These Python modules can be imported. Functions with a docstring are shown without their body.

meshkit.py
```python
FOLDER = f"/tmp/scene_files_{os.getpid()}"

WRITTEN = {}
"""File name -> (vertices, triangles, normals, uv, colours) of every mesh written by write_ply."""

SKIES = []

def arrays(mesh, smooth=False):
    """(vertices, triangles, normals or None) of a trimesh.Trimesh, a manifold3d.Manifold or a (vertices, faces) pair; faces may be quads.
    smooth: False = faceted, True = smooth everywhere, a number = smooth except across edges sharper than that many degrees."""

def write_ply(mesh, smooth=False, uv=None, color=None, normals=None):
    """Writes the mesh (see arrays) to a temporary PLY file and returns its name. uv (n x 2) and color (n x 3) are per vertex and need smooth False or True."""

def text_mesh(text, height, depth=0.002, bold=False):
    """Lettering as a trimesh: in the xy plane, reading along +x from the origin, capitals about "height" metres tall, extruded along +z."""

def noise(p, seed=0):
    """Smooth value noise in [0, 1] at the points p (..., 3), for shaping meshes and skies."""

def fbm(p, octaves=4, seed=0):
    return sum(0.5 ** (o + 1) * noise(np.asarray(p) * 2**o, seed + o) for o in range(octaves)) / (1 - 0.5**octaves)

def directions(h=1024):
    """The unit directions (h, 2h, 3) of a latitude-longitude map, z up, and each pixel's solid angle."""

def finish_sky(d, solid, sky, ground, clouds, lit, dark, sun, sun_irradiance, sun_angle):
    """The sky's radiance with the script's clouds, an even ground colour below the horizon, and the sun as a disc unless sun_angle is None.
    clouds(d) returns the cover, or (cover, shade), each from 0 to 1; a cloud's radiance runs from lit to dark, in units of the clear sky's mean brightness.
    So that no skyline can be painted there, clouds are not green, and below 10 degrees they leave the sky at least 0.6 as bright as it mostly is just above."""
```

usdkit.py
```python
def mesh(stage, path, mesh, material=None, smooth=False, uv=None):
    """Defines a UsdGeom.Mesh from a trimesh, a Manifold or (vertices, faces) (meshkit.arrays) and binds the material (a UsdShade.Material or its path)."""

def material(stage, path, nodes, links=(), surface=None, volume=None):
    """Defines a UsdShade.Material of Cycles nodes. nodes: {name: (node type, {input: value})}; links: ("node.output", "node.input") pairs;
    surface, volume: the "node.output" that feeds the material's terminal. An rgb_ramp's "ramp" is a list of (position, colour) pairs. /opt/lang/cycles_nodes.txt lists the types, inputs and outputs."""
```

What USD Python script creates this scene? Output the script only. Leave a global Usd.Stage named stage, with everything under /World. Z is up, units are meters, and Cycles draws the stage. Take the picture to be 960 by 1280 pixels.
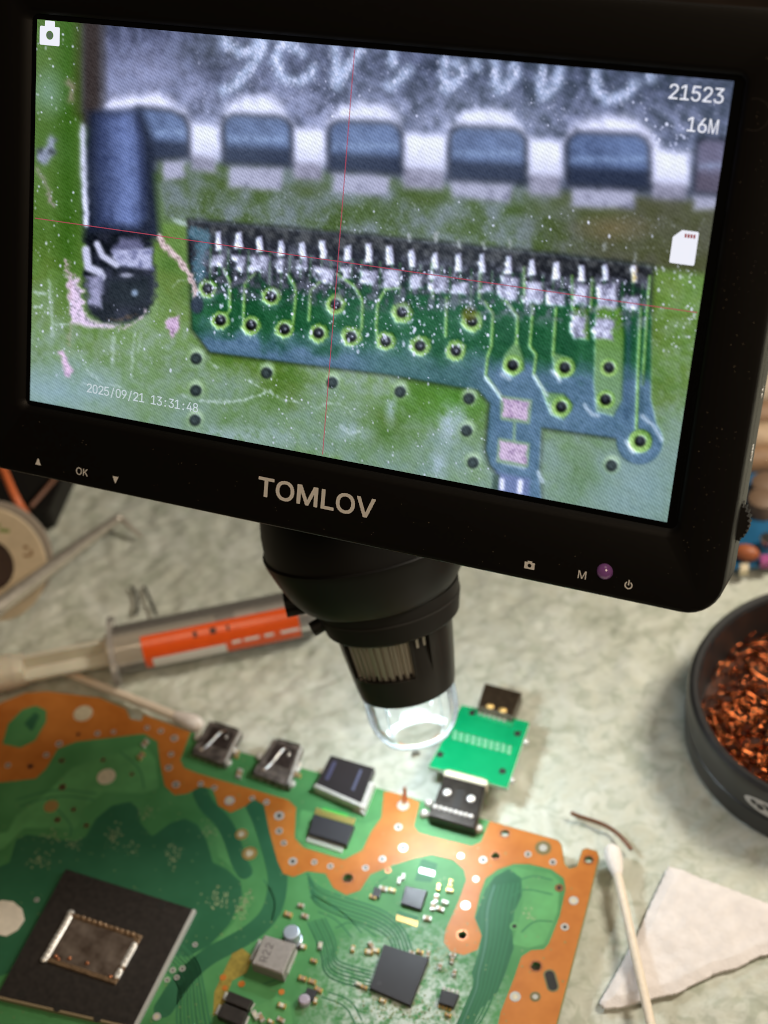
import math
import numpy as np, trimesh, manifold3d as m3, shapely.geometry as sg, shapely.ops as so
from scipy.spatial import cKDTree
from scipy.ndimage import gaussian_filter
from pxr import Usd, UsdGeom, UsdLux, UsdShade, Gf, Sdf, Vt
import usdkit
from meshkit import text_mesh, fbm, noise, arrays

stage = Usd.Stage.CreateInMemory()
UsdGeom.SetStageUpAxis(stage, 'Z'); UsdGeom.SetStageMetersPerUnit(stage, 1.0)
UsdGeom.Xform.Define(stage, '/World'); UsdGeom.Scope.Define(stage, '/World/Looks')

# ---------------------------------------------------------------- camera (all modelling below is in millimetres)
MM = 0.001
CAM = np.array([128.08, -248.48, 360.0])
FPX = 1830.0                                     # focal length in pixels of a picture 960 wide
RX = np.array([[0.9243321666798947, 0.18717054399454658, -0.33253155203925683],
               [0.3687226167439447, -0.6624827106594955, 0.6520431657327186],
               [-0.09825312993665668, -0.7253163761683813, -0.681368092090918]])   # camera (right, down, forward) to world
RX = np.linalg.qr(RX.T)[0].T * np.sign(np.diag(np.linalg.qr(RX.T)[1]))[:, None]
cam = UsdGeom.Camera.Define(stage, '/World/camera')
right, down, fwd = RX[:, 0], RX[:, 1], RX[:, 2]
cam.AddTransformOp().Set(Gf.Matrix4d(*[float(x) for x in (*right, 0, *(-down), 0, *(-fwd), 0, *(CAM * MM), 1)]))
cam.CreateHorizontalApertureAttr(24.0); cam.CreateVerticalApertureAttr(32.0)
cam.CreateFocalLengthAttr(24.0 * FPX / 960); cam.CreateFStopAttr(24.0 * FPX / 960 / 3.9); cam.CreateFocusDistanceAttr(0.322)
cam.CreateClippingRangeAttr(Gf.Vec2f(0.01, 50)); cam.CreateExposureAttr(0.0)

# ---------------------------------------------------------------- lamps
def aim(light, pos, target):
    z = np.array(pos, float) - np.array(target, float); z /= np.linalg.norm(z)
    x = np.cross([0, 1, 0.01], z); x /= np.linalg.norm(x); y = np.cross(z, x)
    UsdGeom.Xformable(light).AddTransformOp().Set(Gf.Matrix4d(*[float(v) for v in (*x, 0, *y, 0, *z, 0, *(np.array(pos) * MM), 1)]))
def rect(name, pos, target, w, h, power, color):
    l = UsdLux.RectLight.Define(stage, '/World/' + name)
    l.CreateWidthAttr(w * MM); l.CreateHeightAttr(h * MM); l.CreateIntensityAttr(power); l.CreateColorAttr(Gf.Vec3f(*color)); aim(l, pos, target)
rect('desk_lamp', (270, 150, 345), (0, 0, 0), 110, 110, 50.0, (1.0, 0.91, 0.76))
rect('ceiling_lamp', (100, 200, 1900), (0, 0, 0), 900, 900, 1.0, (1.0, 0.86, 0.68))
rect('room_lamp', (480, -700, 1150), (0, 0, 100), 500, 500, 7.5, (1.0, 0.77, 0.53))
LED_POWER, LED_COLOR = 150.0, (0.80, 0.92, 1.0)   # the ring of diodes inside the microscope's nose, built with it

# ---------------------------------------------------------------- helpers
def T(px, py, h=0.0):
    """the point at height h (mm) that lies on the line of sight through chart point (px, py)"""
    r = RX @ np.array([(px - 480) / FPX, (py - 640) / FPX, 1.0])
    return CAM + r * (h - CAM[2]) / r[2]
ORI = {}
def numbered(path):
    if not stage.GetPrimAtPath(path): return path
    k = 1
    while stage.GetPrimAtPath(f'{path}_{k:03d}'): k += 1
    return f'{path}_{k:03d}'
def tag(p, label=None, cat=None, group=None, kind=None):
    for k, v in (('label', label), ('category', cat), ('group', group), ('kind', kind)):
        if v: p.SetCustomDataByKey(k, v)
    return p
def thing(name, label, cat, at=(0, 0, 0), group=None):
    path = numbered('/World/' + name); at = np.array(at, float)
    x = UsdGeom.Xform.Define(stage, path); x.AddTranslateOp().Set(Gf.Vec3d(*[float(v) for v in at * MM]))
    ORI[path] = at
    return tag(x.GetPrim(), label, cat, group)
def obj(name, mesh, mat, parent=None, smooth=False, label=None, kind=None, color=None):
    base = str(parent.GetPath()) if parent else '/World'
    top = '/'.join(base.split('/')[:3]); o = ORI.get(top, np.zeros(3))
    v, f, n = arrays(mesh, smooth)
    m = UsdGeom.Mesh.Define(stage, numbered(base + '/' + name))
    m.CreatePointsAttr(Vt.Vec3fArray.FromNumpy(((v - o) * MM).astype(np.float32)))
    m.CreateFaceVertexCountsAttr(Vt.IntArray.FromNumpy(np.full(len(f), 3, np.int32)))
    m.CreateFaceVertexIndicesAttr(Vt.IntArray.FromNumpy(f.astype(np.int32).ravel())); m.CreateSubdivisionSchemeAttr('none')
    if n is not None:
        m.CreateNormalsAttr(Vt.Vec3fArray.FromNumpy(n.astype(np.float32))); m.SetNormalsInterpolation('vertex')
    if color is not None:
        UsdGeom.PrimvarsAPI(m).CreatePrimvar('tint', Sdf.ValueTypeNames.Color3fArray, 'vertex').Set(Vt.Vec3fArray.FromNumpy(color.astype(np.float32)))
    UsdShade.MaterialBindingAPI.Apply(m.GetPrim()).Bind(mat)
    return tag(m.GetPrim(), label, kind=kind)
cat = trimesh.util.concatenate
def man(mesh):
    if isinstance(mesh, m3.Manifold): return mesh
    return m3.Manifold(m3.Mesh(np.asarray(mesh.vertices, np.float32), np.asarray(mesh.faces, np.uint32)))
def tri(mf):
    m = mf.to_mesh(); return trimesh.Trimesh(m.vert_properties[:, :3], m.tri_verts, process=False)
def hull(pts): return m3.Manifold.hull_points(np.asarray(pts, float))
def frame(o, z, xhint=(1, 0, 0)):
    z = np.array(z, float) / np.linalg.norm(z); x = np.array(xhint, float); x = x - z * (x @ z); x /= np.linalg.norm(x)
    M = np.eye(4); M[:3, 0], M[:3, 1], M[:3, 2], M[:3, 3] = x, np.cross(z, x), z, o
    return M
def put_in(mesh, M):
    m = tri(mesh) if isinstance(mesh, m3.Manifold) else mesh.copy()
    m.apply_transform(M); return m
def lathe(pts, n=64):
    m = trimesh.creation.revolve(np.asarray(pts, float), sections=n)
    if m.volume < 0: m.invert()
    return m
def tube(path, r, n=10, closed=True):
    """a round bar along a list of points; r a number or one radius per point"""
    p = np.asarray(path, float); k = len(p); r = np.broadcast_to(np.asarray(r, float), (k,))
    t = np.gradient(p, axis=0); t /= np.linalg.norm(t, axis=1, keepdims=True)
    u = np.cross(t[0], [0.3, 0.2, 0.93]); u /= np.linalg.norm(u); V = []
    for i in range(k):
        u = u - t[i] * (u @ t[i]); u /= np.linalg.norm(u); w = np.cross(t[i], u)
        a = np.arange(n) * 2 * np.pi / n
        V.append(p[i] + r[i] * (np.cos(a)[:, None] * u + np.sin(a)[:, None] * w))
    V = np.vstack(V); F = []
    a = np.arange(n); b = (a + 1) % n
    for i in range(k - 1):
        F += [np.stack([i * n + a, i * n + b, (i + 1) * n + b], 1), np.stack([i * n + a, (i + 1) * n + b, (i + 1) * n + a], 1)]
    V = np.vstack([V, p[:1], p[-1:]]); m = len(V)
    F += [np.stack([b, a, np.full(n, m - 2)], 1), np.stack([(k - 1) * n + a, (k - 1) * n + b, np.full(n, m - 1)], 1)]
    return trimesh.Trimesh(V, np.vstack(F), process=False)
def spline(pts, n=24):
    p = np.asarray(pts, float); t = np.linspace(0, 1, len(p))
    from scipy.interpolate import CubicSpline
    return CubicSpline(t, p)(np.linspace(0, 1, n))
def flat(pts, h): return [tuple(T(x, y, h)[:2]) for x, y in pts]
def polyg(pts, h, rnd=0.0):
    g = sg.Polygon(flat(pts, h)).buffer(0)
    if rnd: g = g.buffer(-rnd, 6).buffer(2 * rnd, 6).buffer(-rnd, 6)
    return g
def slab(g, h0, h1):
    """a flat plate between two heights"""
    gs = [q for q in getattr(g, 'geoms', [g]) if q.area > 1e-6]
    m = cat([trimesh.creation.extrude_polygon(q, h1 - h0, engine='earcut') for q in gs]); m.apply_translation((0, 0, h0)); return m
def block(quad, h0, h1, bev=0.25, grow=0.0):
    """a block with chamfered top edges whose top face is the quad of chart points seen at height h1"""
    g = sg.Polygon(flat(quad, h1)).convex_hull
    if grow: g = g.buffer(grow, join_style=2)
    c = np.array(g.exterior.coords)[:-1]; i = np.array(g.buffer(-bev, join_style=2).exterior.coords)[:-1]
    P = [(x, y, h0) for x, y in c] + [(x, y, h1 - bev) for x, y in c] + [(x, y, h1) for x, y in i]
    return tri(hull(P))
def strip(pts, w, h): return sg.LineString(flat(pts, h)).buffer(w / 2, 4)
def bx(M, lo, hi, bev=0.0):
    lo, hi = np.array(lo, float), np.array(hi, float); P = []
    for a in ((0, bev, bev), (bev, 0, bev), (bev, bev, 0)):
        for s in np.ndindex(2, 2, 2):
            P.append([(lo[k] + a[k]) if s[k] == 0 else (hi[k] - a[k]) for k in range(3)])
    return put_in(hull(P), M)

# ---------------------------------------------------------------- materials
def mat(name, color, rough=0.5, metal=0.0, spec=0.5, noise_amt=0.0, scale=400.0, bump=0.0, bump_scale=None, color2=None, **kw):
    nodes = {'p': ('principled_bsdf', dict(base_color=tuple(color), roughness=rough, metallic=metal, specular_ior_level=spec, **kw))}
    links = []
    if noise_amt or color2 is not None or bump:
        nodes['g'] = ('texture_coordinate', {})
        nodes['n'] = ('noise_texture', dict(scale=float(scale), detail=5.0, roughness=0.62)); links.append(('g.object', 'n.vector'))
        if noise_amt or color2 is not None:
            c2 = color2 if color2 is not None else tuple(min(1, c * (1 + noise_amt)) for c in color)
            c1 = color if color2 is not None else tuple(c * (1 - noise_amt) for c in color)
            nodes['r'] = ('rgb_ramp', {'ramp': [(0.32, c1), (0.68, c2)]}); links += [('n.fac', 'r.fac'), ('r.color', 'p.base_color')]
        if bump:
            nodes['n2'] = ('noise_texture', dict(scale=float(bump_scale or scale * 3), detail=4.0)); links.append(('g.object', 'n2.vector'))
            nodes['b'] = ('bump', dict(strength=0.6, distance=bump * MM)); links += [('n2.fac', 'b.height'), ('b.normal', 'p.normal')]
    return usdkit.material(stage, '/World/Looks/' + name, nodes, links, surface='p.BSDF')
def clear(name, tint, body, amount, rough=0.05, ior=1.45):
    """clear plastic: light passes straight through, a little is scattered by the plastic, some is mirrored"""
    return usdkit.material(stage, '/World/Looks/' + name, {
        't': ('transparent_bsdf', {'color': tint}), 'd': ('principled_bsdf', {'base_color': body, 'roughness': 0.4}), 'm': ('mix_closure', {'fac': amount}),
        'g': ('glossy_bsdf', {'color': (1, 1, 1), 'roughness': rough}), 'f': ('fresnel', {'IOR': ior}), 'o': ('mix_closure', {})},
        [('t.BSDF', 'm.closure1'), ('d.BSDF', 'm.closure2'), ('m.closure', 'o.closure1'), ('g.BSDF', 'o.closure2'), ('f.fac', 'o.fac')], surface='o.closure')
def light_paint(name, color, strength=1.0):
    return usdkit.material(stage, '/World/Looks/' + name, {'e': ('emission', {'color': color, 'strength': strength})}, surface='e.emission')
BLACK = mat('black_plastic', (0.0045, 0.0037, 0.0031), 0.46, spec=0.26, noise_amt=0.12, scale=900, bump=0.02, bump_scale=5200)
BLACK2 = mat('black_rubber', (0.0085, 0.0075, 0.0065), 0.55, spec=0.3, bump=0.02, bump_scale=3000)
BARREL = mat('barrel_black', (0.012, 0.0105, 0.009), 0.38, spec=0.4, bump=0.015, bump_scale=4000)
PRINT = mat('pale_print', (0.90, 0.88, 0.86), 0.5)
GLASSBLK = mat('black_glass', (0.004, 0.004, 0.004), 0.12, spec=0.35)
STEEL = mat('bright_steel', (0.62, 0.60, 0.57), 0.28, 1.0, noise_amt=0.2, scale=1500)
SOLDER = mat('solder', (0.58, 0.57, 0.54), 0.34, 0.4, bump=0.05, bump_scale=2500)
TINNED = mat('tinned_shell', (0.60, 0.58, 0.55), 0.33, 0.3, noise_amt=0.2, scale=900)
GOLD = mat('gold_pad', (0.80, 0.52, 0.18), 0.35, 0.7)
COPPER = mat('bare_copper', (0.55, 0.22, 0.11), 0.35, 0.9, noise_amt=0.25, scale=1200)
WOOL = mat('copper_wool', (0.42, 0.125, 0.042), 0.08, 1.0, noise_amt=0.3, scale=500)
SHELL = mat('dark_nickel', (0.06, 0.05, 0.046), 0.27, 0.35, color2=(0.26, 0.22, 0.20), scale=420, bump=0.03, bump_scale=900)
CHIP = mat('chip_epoxy', (0.035, 0.034, 0.040), 0.42, noise_amt=0.1, scale=3000, bump=0.015, bump_scale=9000)
CHIPB = mat('package_black', (0.022, 0.018, 0.016), 0.5, noise_amt=0.4, scale=600, bump=0.02, bump_scale=6000)
HOLE = mat('hole_dark', (0.012, 0.010, 0.008), 0.7)
WHITE = mat('white_plastic', (0.70, 0.62, 0.50), 0.35, noise_amt=0.06, scale=120, subsurface_weight=0.2, subsurface_scale=0.004)
COTTON = mat('cotton', (0.80, 0.74, 0.70), 0.9, noise_amt=0.06, scale=1500, bump=0.2, bump_scale=2500)
PAPERSTICK = mat('paper_stick', (0.76, 0.66, 0.54), 0.6, noise_amt=0.05, scale=800)

# ================================================================ the work surface
def build_mat():
    xs, ys = np.arange(-480, 330, 1.4), np.arange(-260, 400, 1.4)
    X, Y = np.meshgrid(xs, ys); P = np.stack([X, Y, 0 * X], -1)
    big, mid, small = fbm(P / 38, 3, 1), fbm(P / 13 + .35 * fbm(P / 20, 2, 8)[..., None], 3, 2), fbm(P / 5, 2, 3)
    ridge = 1 - np.abs(2 * mid - .9)
    quilt = fbm(P / 4.2 + .8 * fbm(P / 9, 2, 21)[..., None], 2, 22); quilt = 1 - np.abs(2.4 * quilt - .9)
    Z = (big - .5) * 1.6 + (ridge - .6) * .9 + (small - .4) * .45 + (quilt - .5) * 1.35
    Z = Z - Z.max()
    n, m = X.shape; i = np.arange(n * m).reshape(n, m)
    F = np.vstack([np.stack([i[:-1, :-1], i[:-1, 1:], i[1:, 1:]], -1).reshape(-1, 3), np.stack([i[:-1, :-1], i[1:, 1:], i[1:, :-1]], -1).reshape(-1, 3)])
    M = usdkit.material(stage, '/World/Looks/work_mat', {
        'g': ('texture_coordinate', {}),
        'n1': ('noise_texture', {'scale': 52.0, 'detail': 6.0, 'roughness': 0.66, 'distortion': 1.2}), 'r1': ('rgb_ramp', {'ramp': [(0.30, (0.40, 0.415, 0.345)), (0.5, (0.50, 0.52, 0.455)), (0.70, (0.60, 0.62, 0.575))]}),
        'n2': ('noise_texture', {'scale': 160.0, 'detail': 4.0, 'distortion': 1.2}), 'r2': ('rgb_ramp', {'ramp': [(0.36, (0.80, 0.82, 0.78)), (0.50, (1, 1, 1)), (0.75, (1.0, 0.98, 0.95))]}),
        'x': ('mix_color', {'blend_type': 'multiply', 'fac': 1.0}),
        'n3': ('noise_texture', {'scale': 700.0, 'detail': 4.0}), 'b': ('bump', {'strength': 0.5, 'distance': 0.0003}),
        'p': ('principled_bsdf', {'roughness': 0.75, 'specular_ior_level': 0.3})},
        [('g.object', 'n1.vector'), ('g.object', 'n2.vector'), ('g.object', 'n3.vector'), ('n1.fac', 'r1.fac'), ('n2.fac', 'r2.fac'), ('r1.color', 'x.a'), ('r2.color', 'x.b'), ('x.result', 'p.base_color'),
         ('n3.fac', 'b.height'), ('b.normal', 'p.normal')], surface='p.BSDF')
    p = obj('work_mat', (np.stack([X, Y, Z], -1).reshape(-1, 3), F), M, smooth=True); tag(p, kind='structure')
build_mat()
p = obj('table_top', trimesh.creation.box(bounds=[(-900, -700, -22), (900, 1100, -4.5)]), mat('dark_table', (0.030, 0.020, 0.014), .5, noise_amt=.3, scale=30)); tag(p, kind='structure')

# ================================================================ the microscope: screen housing
SO = np.array([-199.58747684 + 128.08, 255.84318466 - 248.48, 225.55182868])        # top left corner of the lit picture
SY = np.array([0.0, -0.474556902, -0.880224827])
SN = np.cross([1, 0, 0], -SY)                                                        # towards the viewer
SM = np.eye(4); SM[:3, 0] = (1, 0, 0); SM[:3, 1] = -SY; SM[:3, 2] = SN; SM[:3, 3] = SO
PW, PH = 154.0, 86.7
scope = thing('digital_microscope', 'black digital microscope with a lit screen showing a magnified green board', 'microscope', (7, -13, 20))
def rrect(x0, x1, y0, y1, r, n=8):
    return np.array(sg.box(x0 + r, -y1 + r, x1 - r, -y0 - r).buffer(r, n).exterior.coords)[:-1]
def layers(items):
    return hull(np.vstack([np.column_stack([rrect(x0 + i, x1 - i, y0 + i, y1 - i, max(r - i, .3)), np.full(len(rrect(x0 + i, x1 - i, y0 + i, y1 - i, max(r - i, .3))), w)]) for x0, x1, y0, y1, r, i, w in items]))
B = (-14.5, 167.6, -13.2, 104.8, 8.0)
body = layers([(*B, .9, 1.7), (*B, .35, 1.45), (*B, 0, .8), (*B, 0, -12.5), (*B, .5, -13.4), (*B, 5, -15.5)])
O_ = (-3.4, 157.4, -2.4, 89.6, 3.0)
I_ = (-1.1, 156.2, -1.2, 87.9, 1.6)
cut = layers([(*O_, -.4, 2.1), (*O_, 0, 1.7), (*I_, 0, .25), (*I_, 0, .2)]) + layers([(*I_, 0, .3), (*I_, 0, -.6)])
groove = layers([(*B, -1, -4.2), (*B, -1, -4.5)]) - layers([(*B, .35, -4.1), (*B, .35, -4.6)])
housing = obj('screen_housing', put_in(body - cut - groove, SM), BLACK, scope, smooth=35)
def on_screen(mesh, u, v, w):
    m = mesh.copy(); m.apply_translation((u, -v, w)); return put_in(m, SM)
def fitted(s, h, width=None, bold=False, depth=.05):
    t = text_mesh(s, h, depth, bold); t.apply_translation((-t.bounds[0, 0], 0, 0))
    if width: t.apply_scale((width / t.bounds[1, 0], 1, 1))
    return t
def shape(g, depth=.05):
    gs = list(getattr(g, 'geoms', [g]))
    return cat([trimesh.creation.extrude_polygon(q, depth, engine='earcut') for q in gs])
obj('screen_glass', on_screen(trimesh.creation.box(bounds=[(I_[0] + .02, -I_[3] + .02, -.55), (I_[1] - .02, -I_[2] - .02, -.05)]), 0, 0, 0), GLASSBLK, scope)

# ---- the live picture
# ---- the live picture on the display: colours per point of a fine grid, in the picture's own coordinates ----
def paint(X, Y):
    """display colours (0..1, sRGB) of the magnified board at picture coordinates X, Y (a 960 x 1280 chart)"""
    rng = np.random.default_rng(5)
    sh = X.shape
    C = np.zeros(sh + (3,)); Z = np.zeros(sh)
    HN = [None]
    def fb(s, seed=0, o=4, sy=None):
        v = fbm(np.stack([X / s, Y / (sy or s), np.full(sh, seed * 7.31)], -1), o, seed)
        return np.clip((v - (.5 - .5 ** (o + 1))) * 2.1 + .5, 0, 1)
    n1, n2, n3, nf = fb(60, 1), fb(22, 2), fb(7, 3, 3), fb(2.6, 4, 2)
    tree = cKDTree(np.column_stack([X.ravel(), Y.ravel()]))
    def col(*c): return np.array(c) / 255.
    def put(c, m):
        m = np.clip(m, 0, 1)[..., None]
        c = np.asarray(c, float)
        C[:] = C * (1 - m) + c * m
        if HN[0] is not None: Z[:] = Z * (1 - m[..., 0]) + HN[0] * m[..., 0]
    def sdseg(x, y, a, b, ax=0, bx=0):
        px, py, dx, dy = x - a[0], y - a[1], b[0] - a[0], b[1] - a[1]
        t = np.clip((px * dx + py * dy) / (dx * dx + dy * dy + 1e-9), 0, 1)
        return np.hypot(px - t * dx, py - t * dy)
    def window(pts, pad):
        p = np.asarray(pts, float)
        return (X > p[:, 0].min() - pad) & (X < p[:, 0].max() + pad) & (Y > p[:, 1].min() - pad) & (Y < p[:, 1].max() + pad)
    def sdpoly(pts, pad=14, wob=0.0):
        """signed distance (negative inside) of a polygon"""
        w = window(pts, pad)
        x, y = X[w], Y[w]
        if wob:
            x = x + (n3[w] - .5) * wob; y = y + (n2[w] - .5) * wob
        d = np.full(x.shape, 1e9); ins = np.zeros(x.shape, bool)
        for a, b in zip(pts, pts[1:] + pts[:1]):
            d = np.minimum(d, sdseg(x, y, a, b))
            if a[1] != b[1]:
                ins ^= ((a[1] > y) != (b[1] > y)) & (x < (b[0] - a[0]) * (y - a[1]) / (b[1] - a[1]) + a[0])
        out = np.full(sh, 1e3); out[w] = np.where(ins, -d, d)
        return out
    def poly(pts, c, soft=1.2, wob=0.0, grow=0., a=1.):
        d = sdpoly(pts, 14 + 3 * soft + abs(grow), wob) - grow
        m = np.clip(.5 - d / (2 * soft), 0, 1) * a
        put(c, m); return m
    def line(pts, w, c, soft=.8, a=1., wob=0., rag=0.):
        k = window(pts, w + 14)
        x, y = X[k], Y[k]
        if wob: x = x + (n3[k] - .5) * wob; y = y + (n2[k] - .5) * wob
        d = np.full(x.shape, 1e9)
        for p, q in zip(pts, pts[1:]): d = np.minimum(d, sdseg(x, y, p, q))
        d = d + (nf[k] - .5) * rag
        m = np.zeros(sh); m[k] = np.clip(.5 - (d - w / 2) / (2 * soft), 0, 1) * a
        put(c, m)
    def disc(x, y, r, c, soft=.8, a=1., ry=None, rag=0.):
        k = window([(x, y)], r + 8)
        d = np.hypot(X[k] - x, (Y[k] - y) * r / (ry or r)) + (nf[k] - .5) * rag
        m = np.zeros(sh); m[k] = np.clip(.5 - (d - r) / (2 * soft), 0, 1) * a
        put(c, m)
    def mixc(a, b, t): return a + (b - a) * np.clip(t, 0, 1)[..., None]
    def speckle(pts, c, thr, k=9., soft=2., a=1., grow=0.):
        d = sdpoly(pts, 20) - grow
        put(c, np.clip(.5 - d / (2 * soft), 0, 1) * np.clip((nf * .65 + n3 * .35 - thr) * k, 0, 1) * a)
    W = col(214, 218, 250)
    def at(h): HN[0] = h
    # green board
    g = mixc(col(76, 114, 46), col(112, 146, 72), n1 * 1.2 - .1)
    g = mixc(g, col(98, 122, 48), (n2 - .45) * 1.1)
    g = mixc(g, col(150, 168, 164), (n3 * .5 + n1 * .5 - .5) * 1.3 * np.clip((Y - 330) / 100, 0, 1))
    t = np.clip((Y - (395 + (X - 40) * .12) + (n1 - .5) * 130) / 130, 0, 1)
    g = mixc(g, col(124, 152, 146), t * .85 * (.4 + .7 * n2))
    t = np.clip((X - 590) / 200, 0, 1) * np.clip((Y - 470) / 110, 0, 1)
    g = mixc(g, col(126, 152, 152), t * (.35 + n1 * .7))
    g = g * .9 + g.mean(-1, keepdims=True) * .04
    put(g, np.ones(sh))
    put(col(66, 96, 42), np.clip((128 - X) / 30, 0, 1) * np.clip((400 - Y) / 120, 0, 1) * .65)
    put(col(46, 84, 22), np.clip(1 - np.abs(X - 84) / 22, 0, 1) * .7 * np.clip((420 - Y) / 120, 0, 1))
    put(col(118, 146, 136), np.clip(1 - np.hypot((X - 60) / 30, (Y - 115) / 40), 0, 1) * .8)
    put(col(130, 158, 172), np.clip(1 - np.hypot((X - 70) / 110, (Y - 490) / 50), 0, 1) * .8)
    put(col(70, 130, 45), np.clip(1 - np.hypot((X - 560) / 90, (Y - 500) / 40), 0, 1) * .55)
    put(col(120, 150, 160), np.clip(1 - np.hypot((X - 800) / 70, (Y - 610) / 60), 0, 1) * .55 * (.4 + n2))
    # grey metal shell at the top
    shell = [(102, 20), (960, 20), (960, 262), (700, 246), (400, 224), (190, 215), (102, 140)]
    s = mixc(col(50, 55, 72), col(108, 113, 146), n2 * .6 + n3 * .45 - .1)
    s = mixc(s, col(42, 52, 62), np.clip((X - 330) / 320, 0, 1) * .7 * (1.2 - n3 * .6))
    s = mixc(s, col(178, 184, 222), np.clip(1 - (118 + (X - 160) * .047 - Y) / 40, 0, 1) * (.05 + .55 * n3 * n2 * 1.4))
    s = mixc(s, col(170, 176, 214), np.clip(1 - np.hypot((X - 185) / 90, (Y - 92) / 50), 0, 1) * .6 * (.3 + nf))
    s = mixc(s, col(58, 64, 74), np.clip(1 - np.hypot((X - 270) / 70, (Y - 60) / 34), 0, 1) * .8)
    s = mixc(s, col(122, 132, 168), (nf * .5 + n3 * .5 - .52) * 1.1)
    poly(shell, s, 3)
    line([(115, 15), (115, 148)], 26, col(58, 52, 52), 6)
    line([(128, 15), (128, 130)], 8, col(72, 72, 78), 5, .7)
    line([(98, 15), (97, 140)], 10, col(60, 70, 38), 5, .7)
    L = col(150, 164, 196)
    strokes = ([(280, 44), (285, 57), (298, 67), (313, 65), (329, 50)], [(330, 50), (326, 66), (313, 86), (296, 104), (280, 113)],
               [(378, 66), (364, 56), (350, 55), (346, 77), (354, 98), (374, 103), (388, 94), (391, 86)], [(420, 58), (421, 106)], [(452, 62), (436, 84), (424, 100)],
               [(492, 64), (491, 82)], [(512, 88), (500, 98), (488, 110)], [(556, 72), (557, 112)], [(572, 80), (580, 92), (570, 106), (558, 112)],
               [(595, 78), (597, 84)], [(620, 80), (622, 112)], [(643, 82), (647, 94), (630, 112)], [(677, 84), (678, 120)], [(701, 88), (697, 106), (682, 120)],
               [(745, 92), (746, 114), (760, 126), (780, 121), (795, 104)], [(812, 92), (814, 100)])
    for st in strokes:
        line(st, 14, mixc(L * .6, L * 1.15, nf * .9 + n3 * .5 - .2), 4.5, .9, 6, 3); line(st, 6, mixc(L * .7, L * 1.35, nf * 1.6 - .4), 3, .5, 7, 6)
    # strip of board behind the pins
    strip = [(190, 196), (300, 204), (420, 214), (560, 228), (700, 238), (905, 252), (905, 345), (700, 322), (490, 298), (330, 285), (205, 276)]
    sc = mixc(col(64, 84, 42), col(96, 108, 104), n2 * 1.8 - .5)
    sc = mixc(sc, col(120, 134, 146), (nf * .5 + n2 * .5 - .5) * 1.1)
    sc = mixc(sc, col(72, 70, 50), np.clip((X - 640) / 120, 0, 1) * .75)
    poly(strip, sc, 6)
    for x in (300, 385, 530, 680, 760):
        put(col(70, 84, 38), .6 * np.clip(1 - np.hypot((X - x) / 36, (Y - (232 + (x - 300) * .075)) / 14), 0, 1) * .7)
    put(col(110, 98, 66), np.clip(1 - np.hypot((X - 765) / 60, (Y - 285) / 22), 0, 1) * .7)
    at(None)
    # bright halos, bright gaps and the dark openings of the shell
    for p in ([(132, 130), (140, 120), (200, 116), (228, 132), (236, 148), (215, 142), (140, 140)], [(276, 150), (284, 131), (305, 119), (336, 119), (358, 134), (367, 152)],
              [(409, 156), (418, 138), (442, 126), (475, 130), (497, 142), (503, 160)], [(562, 162), (578, 143), (608, 134), (642, 139), (657, 156), (662, 172)],
              [(706, 172), (726, 152), (762, 145), (800, 150), (815, 168), (832, 186), (815, 200)]):
        poly(p, mixc(col(120, 126, 160), W, nf), 9, 14, grow=-1, a=.6); poly(p, mixc(W * .9, W * 1.03, n3 + .2), 5, 9, grow=-2)
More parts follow.
